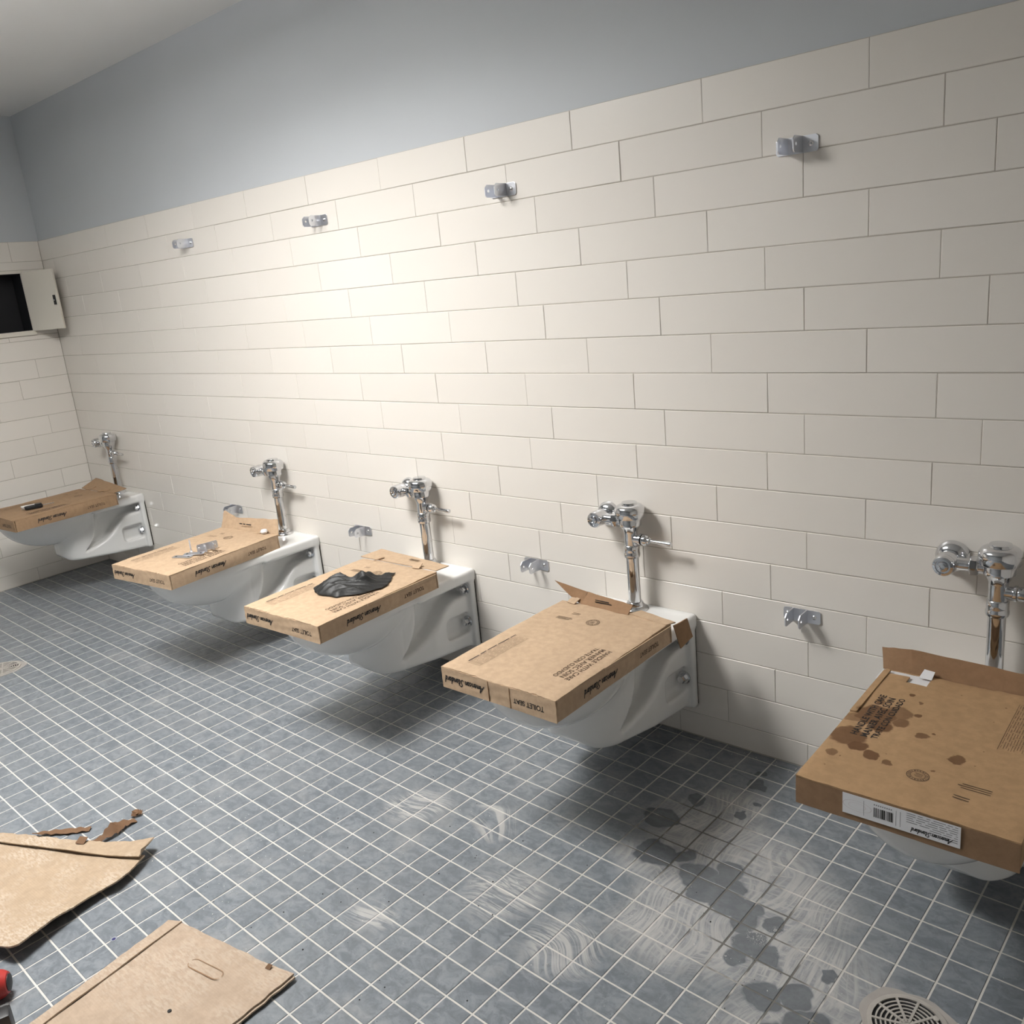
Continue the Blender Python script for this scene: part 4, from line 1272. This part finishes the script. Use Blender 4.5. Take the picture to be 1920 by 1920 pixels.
# ------------------------------------------------------------------ floor drains
def make_drain(label, loc, rz, R):
    t = thing('floor_drain', label, 'drain', loc, rz, 'round floor drains')
    n = 40
    rs = random.Random(int(loc[0] * 100))
    out = [(R + .015 + .005 * math.sin(3 * a + 1) + .003 * math.sin(7 * a) + rs.uniform(-.001, .001)) for a in [2 * math.pi * k / n for k in range(n)]]
    MB().prism([(out[k] * math.cos(2 * math.pi * k / n), out[k] * math.sin(2 * math.pi * k / n)) for k in range(n)], .0002, .0016).build('mortar_collar', M_MORTAR, t)
    MB().lathe([(R - .003, .0015), (R - .003, .0019)], 40).build('painted_drain_well', M_DARK, t)  # flat black disc, the depth's shade is painted rather than modelled
    b = MB()
    def ring(r0, r1, z0, z1, a0=0, a1=2 * math.pi, m=48):
        v = []
        for k in range(m + 1):
            a = a0 + (a1 - a0) * k / m
            for r, z in ((r0, z0), (r1, z0), (r1, z1), (r0, z1)): v.append((r * math.cos(a), r * math.sin(a), z))
        f = []
        for k in range(m):
            for q in range(4): f.append((4 * k + q, 4 * k + (q + 1) % 4, 4 * k + 4 + (q + 1) % 4, 4 * k + 4 + q))
        b.add(v, f)
    ring(R - .009, R, .0016, .0052)
    nr = 6
    R0 = R
    pitch = (R - .009 - .012) / nr
    for k in range(nr): ring(.012 + pitch * k - .0002, .012 + pitch * k + pitch * .34, .0022, .0040)
    b.lathe([(.0055, .0022), (.0055, .0048)], 16)
    for k in range(10):
        a = 2 * math.pi * k / 10
        b.box((.004, -.0024, .0022), (R - .007, .0024, .0049), Matrix.Rotation(a, 4, 'Z'))
    b.build('grate', M_GRATE, t)
    for a in (.55, .55 + math.pi):
        MB().lathe([(.0055, .0030), (.0055, .0052), (.0045, .0056), (.001, .0056)], 18, Matrix.Translation((.80 * R * math.cos(a), .80 * R * math.sin(a), 0))).build('screw', M_GRATE, t, True)
make_drain('round floor drain at the lower right corner below the stained box', (4.778, -.718, 0), .3, .071)
make_drain('round floor drain at the left picture edge, far from the camera', (1.205, -1.028, 0), .9, .071)

# ------------------------------------------------------------------ wall cabinet in the left wall
def make_cabinet():
    t = thing('wall_cabinet', 'cream metal cabinet set into the left wall, door hanging open, dark inside', 'cabinet', (0, 0, 0))
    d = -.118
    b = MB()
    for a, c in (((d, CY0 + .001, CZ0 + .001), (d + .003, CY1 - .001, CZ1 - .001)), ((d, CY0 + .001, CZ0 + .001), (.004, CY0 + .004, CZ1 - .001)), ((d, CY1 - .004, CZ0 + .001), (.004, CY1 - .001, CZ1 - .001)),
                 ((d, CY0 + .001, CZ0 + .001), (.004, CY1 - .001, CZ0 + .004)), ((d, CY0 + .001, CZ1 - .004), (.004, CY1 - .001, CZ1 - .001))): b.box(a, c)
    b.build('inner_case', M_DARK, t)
    b = MB()
    for a, c in (((-.001, CY0 - .020, CZ0 - .022), (.009, CY1 + .014, CZ0 + .002)), ((-.001, CY0 - .020, CZ1 - .002), (.009, CY1 + .014, CZ1 + .014)),
                 ((-.001, CY0 - .020, CZ0), (.009, CY0 + .002, CZ1)), ((-.001, CY1 - .002, CZ0), (.009, CY1 + .014, CZ1))): b.box(a, c)
    b.build('frame', M_CABW, t, bevel=.001)
    ang = math.atan2(.085, .205)
    dm = MB().box((0, -.006, CZ0 - .002), (.215, .006, CZ1 + .004))
    door = dm.build('door', M_CABW, t, loc=(.012, CY1 + .004, 0), rot=(0, 0, ang), bevel=.0015)
    MB().box((.186, -.011, 1.487), (.201, -.006, 1.538), ).box((.189, -.0135, 1.495), (.198, -.010, 1.530)).build('latch', M_BLACK, door, bevel=.001)
    MB().lathe([(.0045, 0), (.004, .003), (.001, .0036)], 12, axis_mtx((.1935, -.0135, 1.511), (0, -1, 0))).build('latch_rivet', M_SCREW, door, True)
make_cabinet()

# ------------------------------------------------------------------ power drill at the lower left corner
def make_drill():
    t = thing('power_drill', 'red and black cordless drill lying on the floor below the torn cardboard sheet', 'drill', (0, 0, 0))
    def lath(p, prof, dirn, name, mat, seg=24):
        MB().lathe(prof, seg, axis_mtx(p, dirn)).build(name, mat, t, True)
    ax = (-.55, -.83, 0)
    p0 = Vector((3.198, -1.735, .034))
    lath(p0, [(.012, -.022), (.022, -.019), (.029, -.008), (.032, .004), (.032, .095), (.027, .105)], ax, 'motor_housing', M_RED)
    lath(p0 + Vector(ax).normalized() * .10, [(.026, 0), (.026, .012), (.021, .020), (.021, .052), (.015, .062), (.006, .064)], ax, 'chuck', M_BLACK)
    lath(p0 + Vector((-.0, .0, 0)), [(.010, -.0235), (.018, -.0215), (.018, -.019)], ax, 'vent_cap', M_BLACK)
    g0 = Vector((3.206, -1.762, .032)); g1 = Vector((3.300, -1.800, .030))
    lath(g0, [(.026, 0), (.0235, .02), (.021, .05), (.022, .085), (.026, .105)], g1 - g0, 'grip', M_RUB, 20)
    for k in range(5):
        q = g0 + (g1 - g0) * (.25 + .13 * k)
        lath(q, [(.0225, 0), (.0245, .002), (.0245, .005), (.0225, .007)], g1 - g0, 'grip_ridge', M_BLACK, 20)
    m = Matrix.Translation((3.325, -1.800, .031)) @ Matrix.Rotation(-.33, 4, 'Z')
    MB().box((-.030, -.058, -.0305), (.008, .044, .031), m).build('battery', M_BLACK, t, True, bevel=.006)
    MB().box((-.038, -.050, -.026), (-.028, .044, .028), m).build('battery_latch', simple('dark_grey_plastic', (.07, .07, .07), .5), t, True, bevel=.003)
make_drill()
bpy.data.objects['power_drill'].location = (.014, -.002, 0)

# ------------------------------------------------------------------ small things on the floor
b = MB().lathe([(.0085, .0001), (.008, .0009), (.001, .0012)], 14)
o = tag(b.build('ink_blot', M_WATER, None, loc=(3.246, -1.505, 0)), 'small pale droplet with a dark blue centre on the floor tiles', 'droplet')
MB().lathe([(.0045, .001), (.004, .0016), (.001, .0019)], 10, Matrix.Translation((.0012, -.0005, 0))).build('blue_centre', M_BLUE, o)
def crumbs():
    b = MB(); rs = random.Random(3)
    for (cx, cy, sx, sy, n) in ((3.10, -1.22, .20, .16, 70), (3.35, -1.22, .14, .10, 45), (2.85, -1.12, .25, .16, 55), (3.9, -.95, .5, .18, 50), (4.3, -.75, .25, .2, 40), (2.2, -.85, .7, .25, 60), (4.2, -.03, .12, .012, 25), (3.0, -.9, .4, .2, 40)):
        for _ in range(n):
            x, y = rs.gauss(cx, sx), min(rs.gauss(cy, sy), -.004)
            if in_poly((x, y), CARD_A_OUT) or in_poly((x, y), CARD_B_OUT): continue
            s = rs.uniform(.0007, .0021)
            a = rs.uniform(0, 6.28)
            v = [(x + s * math.cos(a + k * 2.1), y + s * math.sin(a + k * 2.1) * rs.uniform(.6, 1.3), .0001) for k in range(3)] + [(x, y, s * rs.uniform(.7, 1.2))]
            b.add(v, [(0, 2, 1), (0, 1, 3), (1, 2, 3), (2, 0, 3)])
    o = b.build('grout_crumbs', M_CRUMB)
    tag(o, 'scattered tiny white grout crumbs on the grey floor tiles', 'crumbs', kind='stuff')
    b = MB()
    for _ in range(60):
        x, y = rs.uniform(3.2, 4.7), rs.uniform(-1.3, -.6)
        s = rs.uniform(.0008, .0022)
        b.lathe([(s, .0001), (s * .6, s * .8)], 5, Matrix.Translation((x, y, 0)))
    o = b.build('dirt_specks', M_SOIL)
    tag(o, 'scattered dark dirt specks on the grey floor tiles', 'dirt', kind='stuff')
crumbs()
